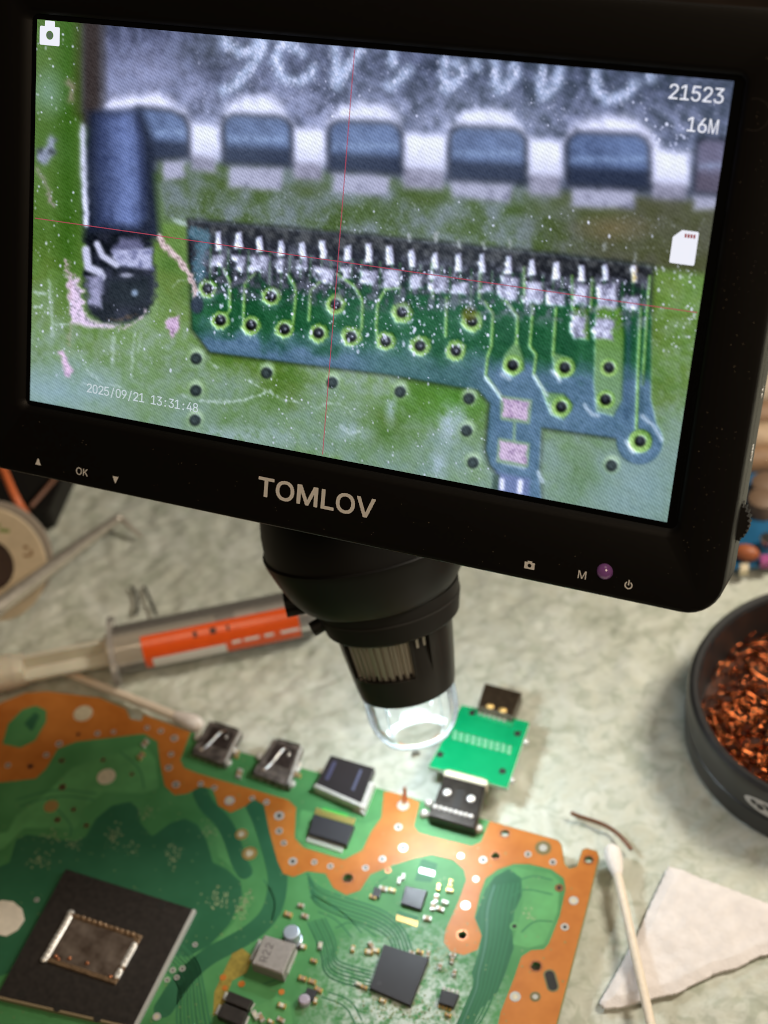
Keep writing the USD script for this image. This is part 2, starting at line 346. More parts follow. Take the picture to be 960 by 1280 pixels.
    for x0, x1, y0, y1, y2 in ((236, 277, 152, 199, 215), (366, 409, 157, 206, 226), (503, 561, 164, 214, 237), (659, 705, 172, 222, 246), (813, 863, 186, 232, 251)):
        poly([(x0 - 1, y1 - 12), (x1 - 3, y1 - 10), (x1 - 6, y2), (x0 + 3, y2 - 2)], mixc(col(112, 112, 132), col(146, 146, 170), n3), 4, 5)
        poly([(x0, y0), (x1, y0 + 6), (x1 - 1, y1), (x0, y1 - 4)], mixc(W * 1.02, W * .86, (Y - y0 - 20) / 40 + (n3 - .5) * .3), 4.5, 4)
    opens = ([(166, 140), (172, 134), (214, 138), (230, 146), (236, 160), (236, 196), (186, 200)], [(279, 157), (282, 148), (291, 143), (349, 146), (359, 150), (364, 160), (364, 207), (280, 204)],
             [(411, 166), (414, 156), (423, 151), (487, 153), (497, 158), (502, 168), (502, 217), (411, 213)], [(562, 174), (565, 164), (575, 158), (642, 161), (652, 166), (657, 176), (657, 228), (561, 224)],
             [(709, 182), (712, 171), (722, 165), (796, 168), (807, 174), (812, 184), (812, 236), (709, 231)], [(871, 178), (880, 172), (908, 174), (908, 245), (866, 241)])
    pads = ([(203, 200), (232, 200), (231, 222), (206, 226)], [(285, 206), (355, 209), (352, 238), (288, 234)], [(416, 214), (488, 219), (486, 246), (418, 242)],
            [(563, 226), (641, 230), (638, 254), (566, 246)], [(714, 234), (795, 238), (792, 262), (714, 258)], [(866, 243), (897, 245), (896, 262), (868, 262)])
    for i, (o, p) in enumerate(zip(opens, pads)):
        y0 = min(q[1] for q in o); y1 = max(q[1] for q in o)
        poly(p, mixc(col(96, 98, 120), col(158, 160, 186), n3 * 1.2 - .1 + (p[3][1] - Y) / 40 + .2), 3.5, 4)
        poly(o, col(30, 34, 44), 4, grow=2.5, a=.8)
        oc = mixc(col(66, 79, 110), col(100, 118, 158), n2 * .7 + n3 * .5 - .1 + .25 * np.clip((X - o[0][0]) / 90, 0, 1))
        oc = mixc(oc, col(46, 54, 74), np.clip((Y - (y0 + .54 * (y1 - y0)) - (X - o[0][0]) * .05) / 9, 0, 1))
        if i == 5: oc = mixc(oc, col(110, 96, 112), .6 + 0 * X)
        poly(o, oc, 2.5, grow=-2.5)
        put(col(170, 196, 236), np.clip(.5 - (sdpoly(o, 4) + 5) / 3, 0, 1) * np.clip(1 - np.abs(Y - (y0 + .48 * (y1 - y0))) / 6, 0, 1) * np.clip((nf - .45) * 2.2, 0, 1) * .55)
    at(None)
    # black post at the left
    poly([(110, 140), (176, 136), (190, 170), (200, 300), (190, 300), (105, 300), (104, 200)], col(34, 40, 56), 6)
    pc = mixc(col(56, 66, 98), col(104, 120, 168), 1 - np.abs((X - 158 - (Y - 200) * .02) / 30) + (n3 - .5) * .35)
    poly([(120, 142), (168, 140), (178, 175), (181, 272), (172, 284), (122, 280), (118, 200)], pc, 7)
    line([(172, 150), (177, 180), (179, 268)], 5, col(44, 52, 82), 4, .6)
    line([(103, 158), (105, 220), (108, 280)], 7, mixc(W * .75, W, n3 + .2), 2.2, 1, 2)
    # blob below the post
    poly([(108, 290), (186, 290), (194, 330), (196, 368), (184, 392), (160, 404), (128, 402), (110, 388), (104, 340)], mixc(col(22, 26, 32), col(58, 60, 80), n2 * 1.6 - .5), 4, 6)
    poly([(150, 296), (178, 299), (180, 312), (140, 314)], col(96, 98, 128), 4, 5)
    poly([(138, 312), (190, 310), (191, 338), (146, 332)], mixc(col(116, 120, 156), col(168, 172, 206), n3 * 1.4 - .2), 2.5, 3)
    line([(121, 305), (128, 320), (145, 331)], 8, W * .86, 2)
    line([(107, 312), (110, 334), (124, 340), (127, 346)], 10, W * .86, 2)
    poly([(108, 346), (127, 344), (128, 384), (110, 380)], mixc(col(110, 112, 140), col(150, 150, 184), n3), 3, 4)
    poly([(134, 350), (186, 346), (188, 372), (160, 382), (136, 372)], col(28, 34, 40), 5)
    disc(168, 366, 4, col(150, 172, 206), 2, .8)
    disc(158, 344, 8, W * .8, 3, .7, 3)
    poly([(84, 345), (100, 350), (106, 392), (122, 400), (146, 403), (144, 408), (100, 406), (92, 408)], mixc(col(120, 116, 132), col(216, 196, 226), nf * 2.2 - .6), 3, 9)
    line([(150, 410), (166, 406), (181, 392), (182, 386)], 4, col(186, 172, 186), 1.5, .9, 5, 4)
    line([(136, 398), (152, 400), (170, 392)], 3, col(120, 90, 60), 2, .6, 5, 4)
    line([(82, 325), (88, 345), (90, 370)], 7, col(186, 164, 184), 2.5, .9, 6, 6)
    line([(90, 410), (86, 430)], 5, col(160, 150, 140), 3, .6, 5, 4)
    line([(78, 441), (82, 456), (86, 468)], 9, mixc(col(160, 140, 170), col(222, 190, 224), nf * 2 - .5), 2, 1, 4, 3)
    line([(49, 212), (55, 224), (62, 244), (66, 256)], 6, col(150, 140, 146), 2, .9, 4, 4)
    poly([(43, 188), (58, 184), (66, 168), (72, 172), (70, 196), (60, 206), (46, 204)], mixc(col(40, 46, 48), col(140, 148, 172), n3 * 1.8 - .4), 2, 8)
    line([(86, 100), (92, 112), (89, 122)], 8, mixc(col(80, 70, 70), col(180, 150, 160), nf * 1.6), 3, .8, 5, 5)
    # dark board with the pins and traces
    D = [(236, 276), (330, 284), (490, 298), (700, 320), (815, 334), (812, 420), (806, 500), (800, 540), (780, 549), (676, 534), (673, 590), (676, 626),
         (618, 616), (622, 592), (612, 580), (607, 562), (612, 504), (597, 487), (570, 483), (480, 467), (370, 454), (262, 440), (240, 411)]
    dc = mixc(col(24, 68, 44), col(40, 92, 60), n2 * .6 + n3 * .4)
    dc = mixc(dc, col(34, 36, 44), np.clip((372 + (X - 240) * .035 - Y + (n3 - .5) * 30) / 34, 0, 1))
    low = np.clip((Y - (402 + (X - 240) * .105) + (n2 - .5) * 30) / 26, 0, 1)
    dc = mixc(dc, mixc(col(66, 94, 114), col(94, 122, 152), n3 * .5 + n2 * .4), low * (1 - .4 * np.clip(1 - np.abs((X - 525) / 95), 0, .5) * 2))
    put(col(30, 34, 36), np.clip(.5 - (sdpoly(D, 20) - 3) / 6, 0, 1) * np.where(Y > 330, .5, 1))
    at(-1.0)
    disc(799, 551, 29, dc, 1.5); line([(806, 400), (806, 500), (812, 528)], 15, dc, 1.5)
    poly(D, dc, 1.6)
    at(None)
    poly([(236, 276), (330, 283), (490, 297), (700, 318), (815, 332), (815, 350), (700, 342), (490, 318), (330, 300), (240, 290)], mixc(col(30, 32, 36), col(84, 86, 88), n3 * 1.2 - .3), 5, 5, a=.75)
    line([(243, 292), (256, 294), (250, 330), (250, 345)], 18, mixc(col(40, 80, 96), col(96, 130, 150), nf), 3, .8, 5, 6)
    G = col(116, 156, 88)
    trc = mixc(G * .78, G * 1.2, nf)
    at(.35)
    for p in ([(745, 380), (776, 384), (780, 420), (777, 500), (766, 520), (745, 514), (742, 480)], [(716, 384), (735, 386), (736, 425), (716, 420)]):
        poly(p, mixc(col(88, 128, 54), col(108, 140, 108), (Y - 400) / 90), 2)
    for p in ([(646, 424), (654, 446), (655, 462), (641, 471), (628, 462), (630, 444)], [(678, 490), (704, 492), (716, 506), (704, 524), (688, 518)], [(690, 440), (715, 448), (718, 462), (700, 474), (692, 462)]):
        poly(p, col(104, 142, 98), 2)
    for p in ([(280, 336), (287, 351), (287, 388), (280, 396)], [(318, 342), (306, 354), (304, 396)], [(360, 343), (369, 358), (369, 376), (366, 404)], [(399, 353), (388, 363), (386, 400)],
              [(422, 343), (444, 358), (453, 376), (452, 410), (446, 420)], [(500, 359), (482, 361), (472, 378), (470, 408), (473, 430)], [(558, 372), (557, 420)],
              [(606, 377), (616, 392), (614, 432), (609, 446), (607, 470), (628, 498)], [(632, 376), (647, 395), (645, 430)], [(666, 382), (662, 432), (670, 443), (667, 468), (682, 492)],
              [(695, 385), (691, 444)], [(801, 385), (798, 440), (795, 535)], [(540, 330), (541, 372)], [(600, 340), (599, 372)], [(812, 345), (808, 400), (803, 480)], [(655, 335), (656, 372)], [(715, 345), (716, 385)], [(740, 348), (738, 388)]):
        line(p, 3.6, trc, 1.2, .9)
    at(None)
    for p in ([(607, 472), (628, 497)], [(668, 470), (684, 494)], [(688, 506), (690, 516)], [(803, 520), (818, 534), (826, 550)], [(782, 552), (790, 566)], [(730, 506), (740, 518), (748, 520)], [(628, 521), (640, 525)], [(622, 574), (630, 578), (655, 585)], [(672, 590), (678, 602)], [(690, 464), (700, 476)], [(628, 468), (636, 474)]):
        line(p, 4.5, col(178, 196, 216), 1.8, .8, 2)
    line([(803, 470), (802, 515)], 3, col(52, 78, 92), 2, .7); line([(786, 400), (783, 520)], 6, col(52, 76, 104), 3, .5)
    at(None)
    for x, y, r in ((259.7, 360.3, 12.5), (275.5, 400, 12.5), (314, 406, 13), (339, 370, 13), (355.7, 411, 13), (398, 416, 13), (419.7, 380, 13.5), (439, 420.5, 13.5), (482, 426, 13), (502.4, 390, 14), (525, 432, 14), (569.6, 438, 14),
                    (590, 401, 14.5), (641, 456, 13), (706, 459, 13), (761, 459, 12), (757, 499, 12), (701.6, 508, 13), (800, 551, 15)):
        at(None); disc(x - 1.5, y + 4, r + 2.5, col(140, 168, 180), 4, .3 if y < 440 else .12, rag=7); at(.5)
        ring = mixc(col(88, 130, 62), col(150, 188, 112), np.clip((nf * .9 + (x - X + Y - y) / 50), 0, 1))
        disc(x, y, r, ring, 1.1, 1, rag=4 if y < 440 else 1)
        at(-1.2); disc(x, y, 6.9, col(24, 26, 30), 1.2); at(None); disc(x - 1, y - 1, 3.2, col(64, 70, 80), 2, .8)
        if y < 440: disc(x + 1, y, 1.2, W, .7, .9)
    at(None); disc(586, 392, 9, col(70, 74, 14), 3, .8)
    for x, y in ((245, 448), (244.5, 488), (243.5, 525), (333, 466), (415, 478), (500, 489.5), (586, 498), (583, 538), (591, 578), (764, 581.6)):
        disc(x, y - 1, 11, col(146, 176, 134), 3, .5); disc(x + 1, y - 5, 8, col(176, 200, 176), 3, .6); at(-1.0); disc(x, y, 7.2, col(38, 46, 48), 1.4); at(None); disc(x - 1, y, 4, col(66, 78, 80), 2, .8)
    # pads and pins
    for i in range(44):
        x = 262 + i * 12.6 + rng.uniform(-2, 2); y = 322 + (x - 270) * .085
        line([(x, y - 12), (x - 1, y + rng.uniform(14, 34))], 2.6, mixc(col(40, 84, 52), col(96, 140, 92), n3), 1.2, .7)
    band = np.clip(.5 - (np.abs(Y - (334 + (X - 270) * .085)) - 34) / 16, 0, 1) * np.clip((X - 245) / 10, 0, 1) * np.clip((815 - X) / 10, 0, 1)
    put(mixc(col(30, 32, 38), col(132, 136, 158), n3 * 1.5 - .55), band * np.clip((n3 - .5) * 4, 0, 1) * .5)
    for x, y, w, h in ((275, 326, 14, 14), (300, 330, 15, 16), (326, 330, 21, 20), (353, 332, 7, 18), (380, 328, 9, 16), (407, 344, 22, 17), (434, 341, 10, 14), (461, 346, 20, 15), (490, 348, 21, 21), (520, 351, 18, 17), (549, 353, 21, 20),
                      (577, 358, 17, 15), (609, 361, 12, 8), (636, 360, 23, 24), (667, 366, 24, 27), (695, 373, 22, 18), (728, 369, 17, 24), (760, 370, 24, 28), (790, 378, 18, 16), (724, 410, 17, 28), (755, 411, 24, 28)):
        pp = [(x - w / 2 + 1, y - h / 2 - 1), (x + w / 2 + 1, y - h / 2 + 1), (x + w / 2 - 1, y + h / 2 + 1), (x - w / 2 - 1, y + h / 2 - 1)]
        at(.4 + .9 * n3); poly(pp, mixc(col(92, 92, 116), W * .94, n3 * .9 + nf * .5 - .25), 2.4, 7); at(None)
    for i, (x, y) in enumerate(((274, 302), (299, 300), (325, 304), (352, 309), (379, 312), (405, 312), (435, 315), (462, 317), (488, 320), (516, 323), (545, 325), (574, 328), (603, 330), (636, 332), (665, 333), (696, 338), (728, 341), (757, 340), (793, 342))):
        at(1.2); tl, dx = rng.uniform(-2, 3), rng.uniform(-.8, .8)
        poly([(x - 3.4 + dx, y - 11 + tl), (x + 2.6 + dx, y - 12 + tl), (x + 4.0, y + 10), (x - 4.2, y + 10.5)], mixc(col(150, 156, 182), W * 1.02, n3 * .9 + (Y - y + 8) / 22) if i < 18 else mixc(col(190, 172, 120), W, n3 * 1.4 - .3), 1.5, 2.5); at(None)
    for x, y in ((575, 305), (605, 306), (638, 305), (513, 297), (545, 297), (793, 322), (757, 308)):
        line([(x, y - 4), (x, y + 4)], 6, col(150, 156, 160), 1.5, .85, 4, 4)
    # purple solder pads and the part at the bottom edge
    line([(643, 524), (642, 552)], 4, col(120, 150, 134), 1.2)
    for p in ([(627, 496), (663, 501), (660, 528), (627, 523)], [(624, 549), (660, 555), (658, 582), (622, 576)]):
        poly(p, col(122, 148, 128), 1.4, grow=2); poly(p, mixc(col(136, 114, 152), col(190, 170, 200), nf * 2 - .5), 1.2, 3, grow=-1.5)
    poly([(620, 590), (662, 598), (660, 622), (616, 614)], col(100, 114, 156), 3); poly([(616, 592), (624, 593), (622, 614), (614, 612)], col(70, 92, 84), 2)
    line([(627, 600), (627, 610)], 6, W, 1.6); line([(650, 602), (649, 614)], 7, W, 1.6)
    # wire scrap, flakes, scratches
    line([(198, 296), (206, 308), (222, 322), (236, 342), (243, 358), (244, 372)], 9, mixc(col(128, 112, 110), col(206, 184, 190), nf * 2.2 - .6), 1.4, 1, 4, 3)
    disc(246, 381, 8, col(44, 54, 68), 1.6, 1, 11)
    poly([(204, 403), (226, 396), (224, 408), (215, 422)], mixc(col(110, 84, 110), col(196, 166, 200), nf * 2 - .5), 1.6, 6)
    poly([(214, 272), (232, 277), (236, 284), (222, 282)], col(170, 186, 190), 2, 4, a=.8)
    for p, w, a in (([(312, 476), (322, 484), (336, 490), (352, 499), (377, 505)], 2.6, .8), ([(252, 501), (278, 503), (300, 501), (320, 495), (337, 489)], 3.4, .75), ([(396, 511), (408, 504), (424, 504), (436, 512), (443, 521)], 2.6, .55),
                    ([(100, 446), (112, 468), (130, 480), (150, 484)], 2.5, .5), ([(142, 422), (141, 452)], 6, .4), ([(166, 420), (164, 470)], 4, .4), ([(176, 418), (172, 440)], 3, .4), ([(62, 350), (66, 420)], 6, .4), ([(92, 478), (110, 481)], 2, .6),
                    ([(215, 360), (226, 352), (236, 350)], 3, .4), ([(424, 532), (436, 542), (448, 540)], 5, .5), ([(226, 492), (240, 500)], 4, .4), ([(262, 453), (270, 459)], 3, .7), ([(72, 406), (86, 406)], 3, .8), ([(44, 384), (52, 385)], 4, .8), ([(44, 366), (56, 368)], 4, .8)):
        line(p, w, col(196, 212, 222), 1.2, a, 3, 3)
    for x, y, rx, ry, a in ((560, 530, 16, 30, .6), (488, 512, 10, 26, .45), (548, 580, 14, 26, .45), (442, 540, 30, 14, .4), (300, 545, 90, 16, .35), (640, 430, 26, 18, .0), (575, 520, 10, 20, .4)):
        put(col(166, 184, 206), np.clip(1.1 - np.hypot((X - x) / rx, (Y - y) / ry), 0, 1) * np.clip((n3 * .6 + nf * .6 - .45) * 3.5, 0, 1) * a * 1.4)
    # relief lit from the lower left, soft focus towards the top, grain of the sensor
    Zs = gaussian_filter(Z + (nf - .5) * .35 + (n3 - .5) * .35, .9)
    gy, gx = np.gradient(Zs); lit = gx * .62 - gy * .78
    C += (np.clip(lit, -.5, .5) * .30)[..., None] * np.array([.85, .95, 1.0])
    gl = np.clip(lit - .18, 0, .3) * 1.25 * np.clip(n2 * 1.6 - .25, 0, 1) + np.clip(-lit - .22, 0, .3) * 1.3 * np.clip(1.2 - n2 * 1.8, 0, 1)
    C += gl[..., None] * np.array([.86, .92, 1.0])
    C = np.clip(C, 0, 1)
    soft, softer = gaussian_filter(C, (.85, .85, 0)), gaussian_filter(C, (2.3, 2.3, 0))
    k = np.clip((262 + (X - 100) * .06 - Y) / 40, 0, 1)[..., None] * .8
    C = soft * (1 - k) + softer * k
    # sparkle: grains of flux and dust
    pts = []
    for n, x0, x1, y0, y1, sl, r0, r1 in ((520, 243, 812, 322, 372, .05, .5, 1.7), (230, 250, 610, 360, 420, .06, .5, 1.9), (60, 440, 600, 395, 440, .05, .7, 2.4), (50, 40, 98, 30, 160, 0, .5, 1.5), (70, 40, 95, 215, 400, 0, .5, 1.7), (80, 815, 870, 330, 440, 0, .7, 2.2),
                                       (90, 45, 235, 380, 470, 0, .5, 1.3), (220, 262, 610, 470, 610, .0, .45, 1.2), (60, 380, 900, 100, 150, .03, .5, 1.9), (40, 430, 830, 240, 290, .06, .6, 1.7), (60, 815, 860, 155, 200, 0, .7, 2.2), (50, 610, 800, 370, 420, .0, .6, 1.6)):
        x = rng.uniform(x0, x1, n); y = rng.uniform(y0, y1, n) + (x - x0) * sl
        pts += list(zip(x, y, r0 + (r1 - r0) * rng.random(n) ** 3, rng.uniform(.25, 1, n)))
    for st in strokes:
        for p, q in zip(st, st[1:]):
            for _ in range(int(np.hypot(q[0] - p[0], q[1] - p[1]) * .9) + 3):
                t = rng.random(); pts.append((p[0] + (q[0] - p[0]) * t + rng.normal() * 3.8, p[1] + (q[1] - p[1]) * t + rng.normal() * 3.8, rng.uniform(.7, 2.6), rng.uniform(.05, .38)))
    for _ in range(420):
        x = rng.uniform(240, 900); pts.append((x, rng.uniform(40 + (x - 60) * .085, 140 + (x - 240) * .05), rng.uniform(.6, 1.8), rng.uniform(.05, .25)))
    for _ in range(500):
        x = rng.uniform(240, 900); pts.append((x, rng.uniform(228, 276) + (x - 240) * .07, rng.uniform(.5, 1.6), rng.uniform(.03, .2)))
    for x, y, r, a in pts:
        k = tree.query((x, y))[1]
        i, j = divmod(k, sh[1])
        sl = np.s_[max(i - 5, 0):i + 6, max(j - 5, 0):j + 6]
        d = np.hypot(X[sl] - x, (Y[sl] - y) / rng.uniform(.8, 1.8)) - r
        m = (np.clip(.5 - d / 1.4, 0, 1) * a)[..., None]
        C[sl] = C[sl] * (1 - m) + W * m
    veil = np.clip(fb(150, 12, 3) * 1.3 - .45, 0, 1)[..., None] * .16
    C = C * (1 - veil) + col(190, 206, 226) * veil
    C = (C - .42) * 1.16 + .435
    C += (fb(2.0, 9, 1)[..., None] - .5) * .045
    return np.clip(C, 0, 1)


def build_picture():
    nu, nv = 770, 434
    u = np.linspace(0, 1, nu); v = np.linspace(0, 1, nv); U, V = np.meshgrid(u, v)
    q = np.array([(46.5, 24), (917.5, 101.5), (833, 652.5), (37, 500.2)])             # chart points of the picture's corners
    A = []
    for (a, b), (x, y) in zip(((0, 0), (1, 0), (1, 1), (0, 1)), q):
        A += [[a, b, 1, 0, 0, 0, -x * a, -x * b, -x], [0, 0, 0, a, b, 1, -y * a, -y * b, -y]]
    H = np.linalg.svd(np.array(A))[2][-1].reshape(3, 3)
    W = U * H[2, 0] + V * H[2, 1] + H[2, 2]
    C = paint((U * H[0, 0] + V * H[0, 1] + H[0, 2]) / W, (U * H[1, 0] + V * H[1, 1] + H[1, 2]) / W)
    lin = np.where(C <= .04045, C / 12.92, ((C + .055) / 1.055) ** 2.4).reshape(-1, 3)
    P = np.stack([U * PW, -V * PH, 0 * U], -1).reshape(-1, 3) @ SM[:3, :3].T + SO
    i = np.arange(nu * nv).reshape(nv, nu)
    F = np.vstack([np.stack([i[:-1, :-1], i[1:, :-1], i[1:, 1:]], -1).reshape(-1, 3), np.stack([i[:-1, :-1], i[1:, 1:], i[:-1, 1:]], -1).reshape(-1, 3)])
    L = usdkit.material(stage, '/World/Looks/lit_picture', {
        'a': ('attribute', {'attribute': 'tint'}), 'g': ('texture_coordinate', {}), 'mp': ('mapping', {'rotation': (0.6, 0, 0.5)}),
        'w1': ('wave_texture', {'wave_type': 'bands', 'bands_direction': 'diagonal', 'scale': 700.0}), 'r': ('map_range', {'to_min': 0.80, 'to_max': 1.12}),
        'mp2': ('mapping', {'rotation': (0.6, 0, 2.05)}), 'w2': ('wave_texture', {'wave_type': 'bands', 'bands_direction': 'diagonal', 'scale': 640.0}), 'av': ('math', {'math_type': 'multiply_add', 'value2': 0.55}), 'hf': ('math', {'math_type': 'multiply', 'value2': 0.45}),
        'm': ('mix_color', {'blend_type': 'multiply', 'fac': 1.0}), 'e': ('emission', {'strength': SCREEN_GAIN}),
        'gl': ('glossy_bsdf', {'color': (0.04, 0.04, 0.04), 'roughness': 0.15}), 'o': ('add_closure', {})},
        [('g.object', 'mp.vector'), ('mp.vector', 'w1.vector'), ('g.object', 'mp2.vector'), ('mp2.vector', 'w2.vector'), ('w2.fac', 'hf.value1'), ('w1.fac', 'av.value1'), ('hf.value', 'av.value3'), ('av.value', 'r.value'), ('a.color', 'm.a'), ('r.result', 'm.b'), ('m.result', 'e.color'), ('e.emission', 'o.closure1'), ('gl.BSDF', 'o.closure2')], surface='o.closure')
    return obj('live_picture', (P, F), L, scope, color=lin, label='magnified view of solder pins and green board')
SCREEN_GAIN = 1.0
picture = build_picture()
OVER, RED = light_paint('overlay_white', (0.86, 0.87, 0.96), 1.0), light_paint('overlay_red', (0.42, 0.06, 0.10), 1.0)
OVERDIM = light_paint('overlay_dim', (0.60, 0.68, 0.72), 1.0)
DARKINK = light_paint('overlay_ink', (0.10, 0.14, 0.10), 1.0)
def bar(u0, v0, u1, v1, w, mt, name):
    obj(name, on_screen(shape(sg.LineString([(u0, -v0), (u1, -v1)]).buffer(w / 2, cap_style=2), .01), 0, 0, .03), mt, picture)
bar(.4, 43.6, PW - .3, 43.6, .17, RED, 'crosshair_line'); bar(76.8, .4, 76.8, PH - .4, .17, RED, 'crosshair_line')
def spaced(s, h, u, v, pitch, mt, name, w=.06, bold=False):
    ms = []
    for i, ch in enumerate(s):
        if ch == ' ': continue
        t = text_mesh(ch, h, .01, bold); b = t.bounds; k = min(1.0, pitch * .86 / (b[1, 0] - b[0, 0]))
        t.apply_translation((-(b[0, 0] + b[1, 0]) / 2, 0, 0)); t.apply_scale((k, 1, 1)); t.apply_translation((i * pitch + pitch / 2, 0, 0)); ms.append(t)
    obj(name, on_screen(cat(ms), u, v, w), mt, picture)
spaced('21523', 2.75, 142.0, 4.2, 2.15, OVER, 'counter_text'); spaced('16M', 2.65, 146.3, 9.8, 2.08, OVER, 'resolution_text')
spaced('2025/09/21 13:31:48', 2.1, 15.6, 82.1, 1.565, OVERDIM, 'date_text')
ic = so.unary_union([sg.box(0, 0, 4.5, 3.3).buffer(.35), sg.box(1.2, 3, 3.3, 4.6).buffer(.25)]).difference(sg.Point(2.25, 1.8).buffer(.95))
obj('camera_icon', on_screen(shape(ic, .01), 1.15, 4.95, .06), OVER, picture)
obj('camera_icon_lens', on_screen(shape(sg.Point(2.25, 1.8).buffer(.7), .01), 1.15, 4.95, .06), DARKINK, picture)
ic = sg.Polygon([(0, 0), (4.2, 0), (4.2, 5.8), (1.4, 5.8), (0, 4.5)]).buffer(.35)
obj('memory_card_icon', on_screen(shape(ic, .01), 147.2, 34.4, .06), OVER, picture)
obj('memory_card_contacts', on_screen(shape(so.unary_union([sg.box(1.9 + .56 * k, 4.8, 2.3 + .56 * k, 5.55) for k in range(4)]), .01), 147.2, 34.4, .08), light_paint('icon_red', (0.30, 0.05, 0.05)), picture)

# ---- lettering and marks of the housing
def face(mesh, u, v, name, mt=PRINT, w=1.68): return obj(name, on_screen(mesh, u, v, w), mt, housing)
lt = fitted('TOMLOV', 4.3, 28.6, True)
face(lt, 62.4, 98.0, 'maker_lettering')
face(shape(sg.Polygon([(-.8, -.7), (.8, -.7), (.1, .9), (-.1, .9)])), 3.8, 101.0, 'up_symbol'); face(fitted('OK', 1.75), 14.5, 102.0, 'ok_lettering')
face(shape(sg.Polygon([(-.8, .7), (.8, .7), (.1, -.9), (-.1, -.9)])), 25.3, 101.3, 'down_symbol')
c_ = so.unary_union([sg.box(-1.0, -.75, 1.0, .5).buffer(.12), sg.box(-.5, .4, .5, .9)]).difference(sg.Point(0, -.1).buffer(.42))
face(shape(c_), 127.0, 101.2, 'camera_symbol'); face(fitted('M', 1.75), 137.6, 101.8, 'mode_lettering')
p_ = so.unary_union([sg.Point(0, 0).buffer(.85).difference(sg.Point(0, 0).buffer(.58)).difference(sg.box(-.36, .2, .36, 1.2)), sg.box(-.14, 0, .14, 1.15)])
face(shape(p_), 148.4, 101.1, 'power_symbol')
dome = lathe([(1.75, 0), (1.72, .3), (1.5, .85), (1.05, 1.25), (.5, 1.45), (0, 1.5)], 32)
obj('indicator_dome', on_screen(dome, 143.1, 99.2, 1.6), usdkit.material(stage, '/World/Looks/violet_dome', {'p': ('principled_bsdf', {'base_color': (0.30, 0.12, 0.42), 'roughness': 0.12, 'coat_weight': 0.6, 'specular_ior_level': 0.7})}, surface='p.BSDF'), housing, smooth=True, label='small violet glossy indicator dome')
RM = np.eye(4); RM[:3, 0] = -SY * -1; RM[:3, 1] = SN; RM[:3, 2] = np.cross(SY, SN); RM[:3, 0] = SY                     # writing on the right flank runs downwards
RM[:3, 2] = np.cross(RM[:3, 0], RM[:3, 1])
if RM[0, 2] < 0: RM[:3, 1] *= -1; RM[:3, 2] *= -1
def flank(mesh, v, w, name, mt=PRINT):
    m = mesh.copy(); M = RM.copy(); M[:3, 3] = SO + np.array([167.62, 0, 0]) + SY * v + SN * w
    return obj(name, put_in(m, M), mt, housing)
flank(fitted('TF', 1.5), 57.5, -7.0, 'card_slot_lettering'); flank(fitted('KEY', 1.5), 69.5, -7.0, 'key_lettering')
WM = np.eye(4); WM[:3, :3] = SM[:3, :3]; WM[:3, 3] = SO + np.array([164.6, 0, 0]) + SY * 85.5 + SN * -8.0
a = np.linspace(0, 2 * np.pi, 120, endpoint=False); rr = 5.0 + .22 * np.sign(np.sin(a * 30))
obj('ridged_wheel', put_in(shape(sg.Polygon(np.column_stack([rr * np.cos(a), rr * np.sin(a)])), 3.0), WM), BLACK2, housing)

rng = np.random.default_rng(8); specks = []
for _ in range(170):                                                                 # dust on the bezel
    u, v = (rng.uniform(157.6, 166.5), rng.uniform(-11, 96)) if rng.random() < .6 else (rng.uniform(-13, 166), rng.uniform(90, 103.5))
    d = trimesh.creation.icosphere(1, rng.uniform(.03, .085)); d.apply_translation((u, -v, 1.71)); specks.append(d)
obj('dust', put_in(cat(specks), SM), mat('dust_grain', (0.30, 0.24, 0.17), .8), housing, kind='stuff')
face(shape(sg.Point(0, 0).buffer(2.9, 24).difference(sg.Point(0, 0).buffer(2.82, 24)).intersection(sg.box(-1, -4, 4, 4))), 158.9, 5.6, 'film_tab_edge', mat('film_edge', (0.05, 0.045, 0.04), .3))

# ---- the nose: mount, focus rings, clear cap
TIP, TOP = T(526, 932, 36), T(468, 668, 94)
AX = (TOP - TIP) / np.linalg.norm(TOP - TIP); AL = np.linalg.norm(TOP - TIP)
NM = frame(TIP, AX, CAM - TIP)                                                       # x towards the viewer
def nose(name, mesh, mt, parent=None, smooth=32, off=(0, 0, 0), **k):
    m = tri(mesh) if isinstance(mesh, m3.Manifold) else mesh.copy()
    m.apply_translation(off); m.vertices = m.vertices * NK; m.apply_transform(NM); return obj(name, m, mt, parent or scope, smooth, **k)
NK = np.array([.92, .92, AL / 67.32])
def solid(pts): return man(lathe(pts, 96))
mount = nose('mount_ring', solid([(0, 51.6), (22.6, 51.6), (23.3, 52.3), (25.6, 55.5), (28.0, 60.5), (30.0, 66), (30.3, 67.6), (29.9, 68), (26, 68.4), (0, 68.6)]), BLACK, off=(0, -2.3, 0))
nose('neck', solid([(0, 68), (29.6, 68), (29.4, 74), (28, 82), (24, 96), (22, 112), (0, 112)]), BLACK2, off=(0, -2.3, 0))
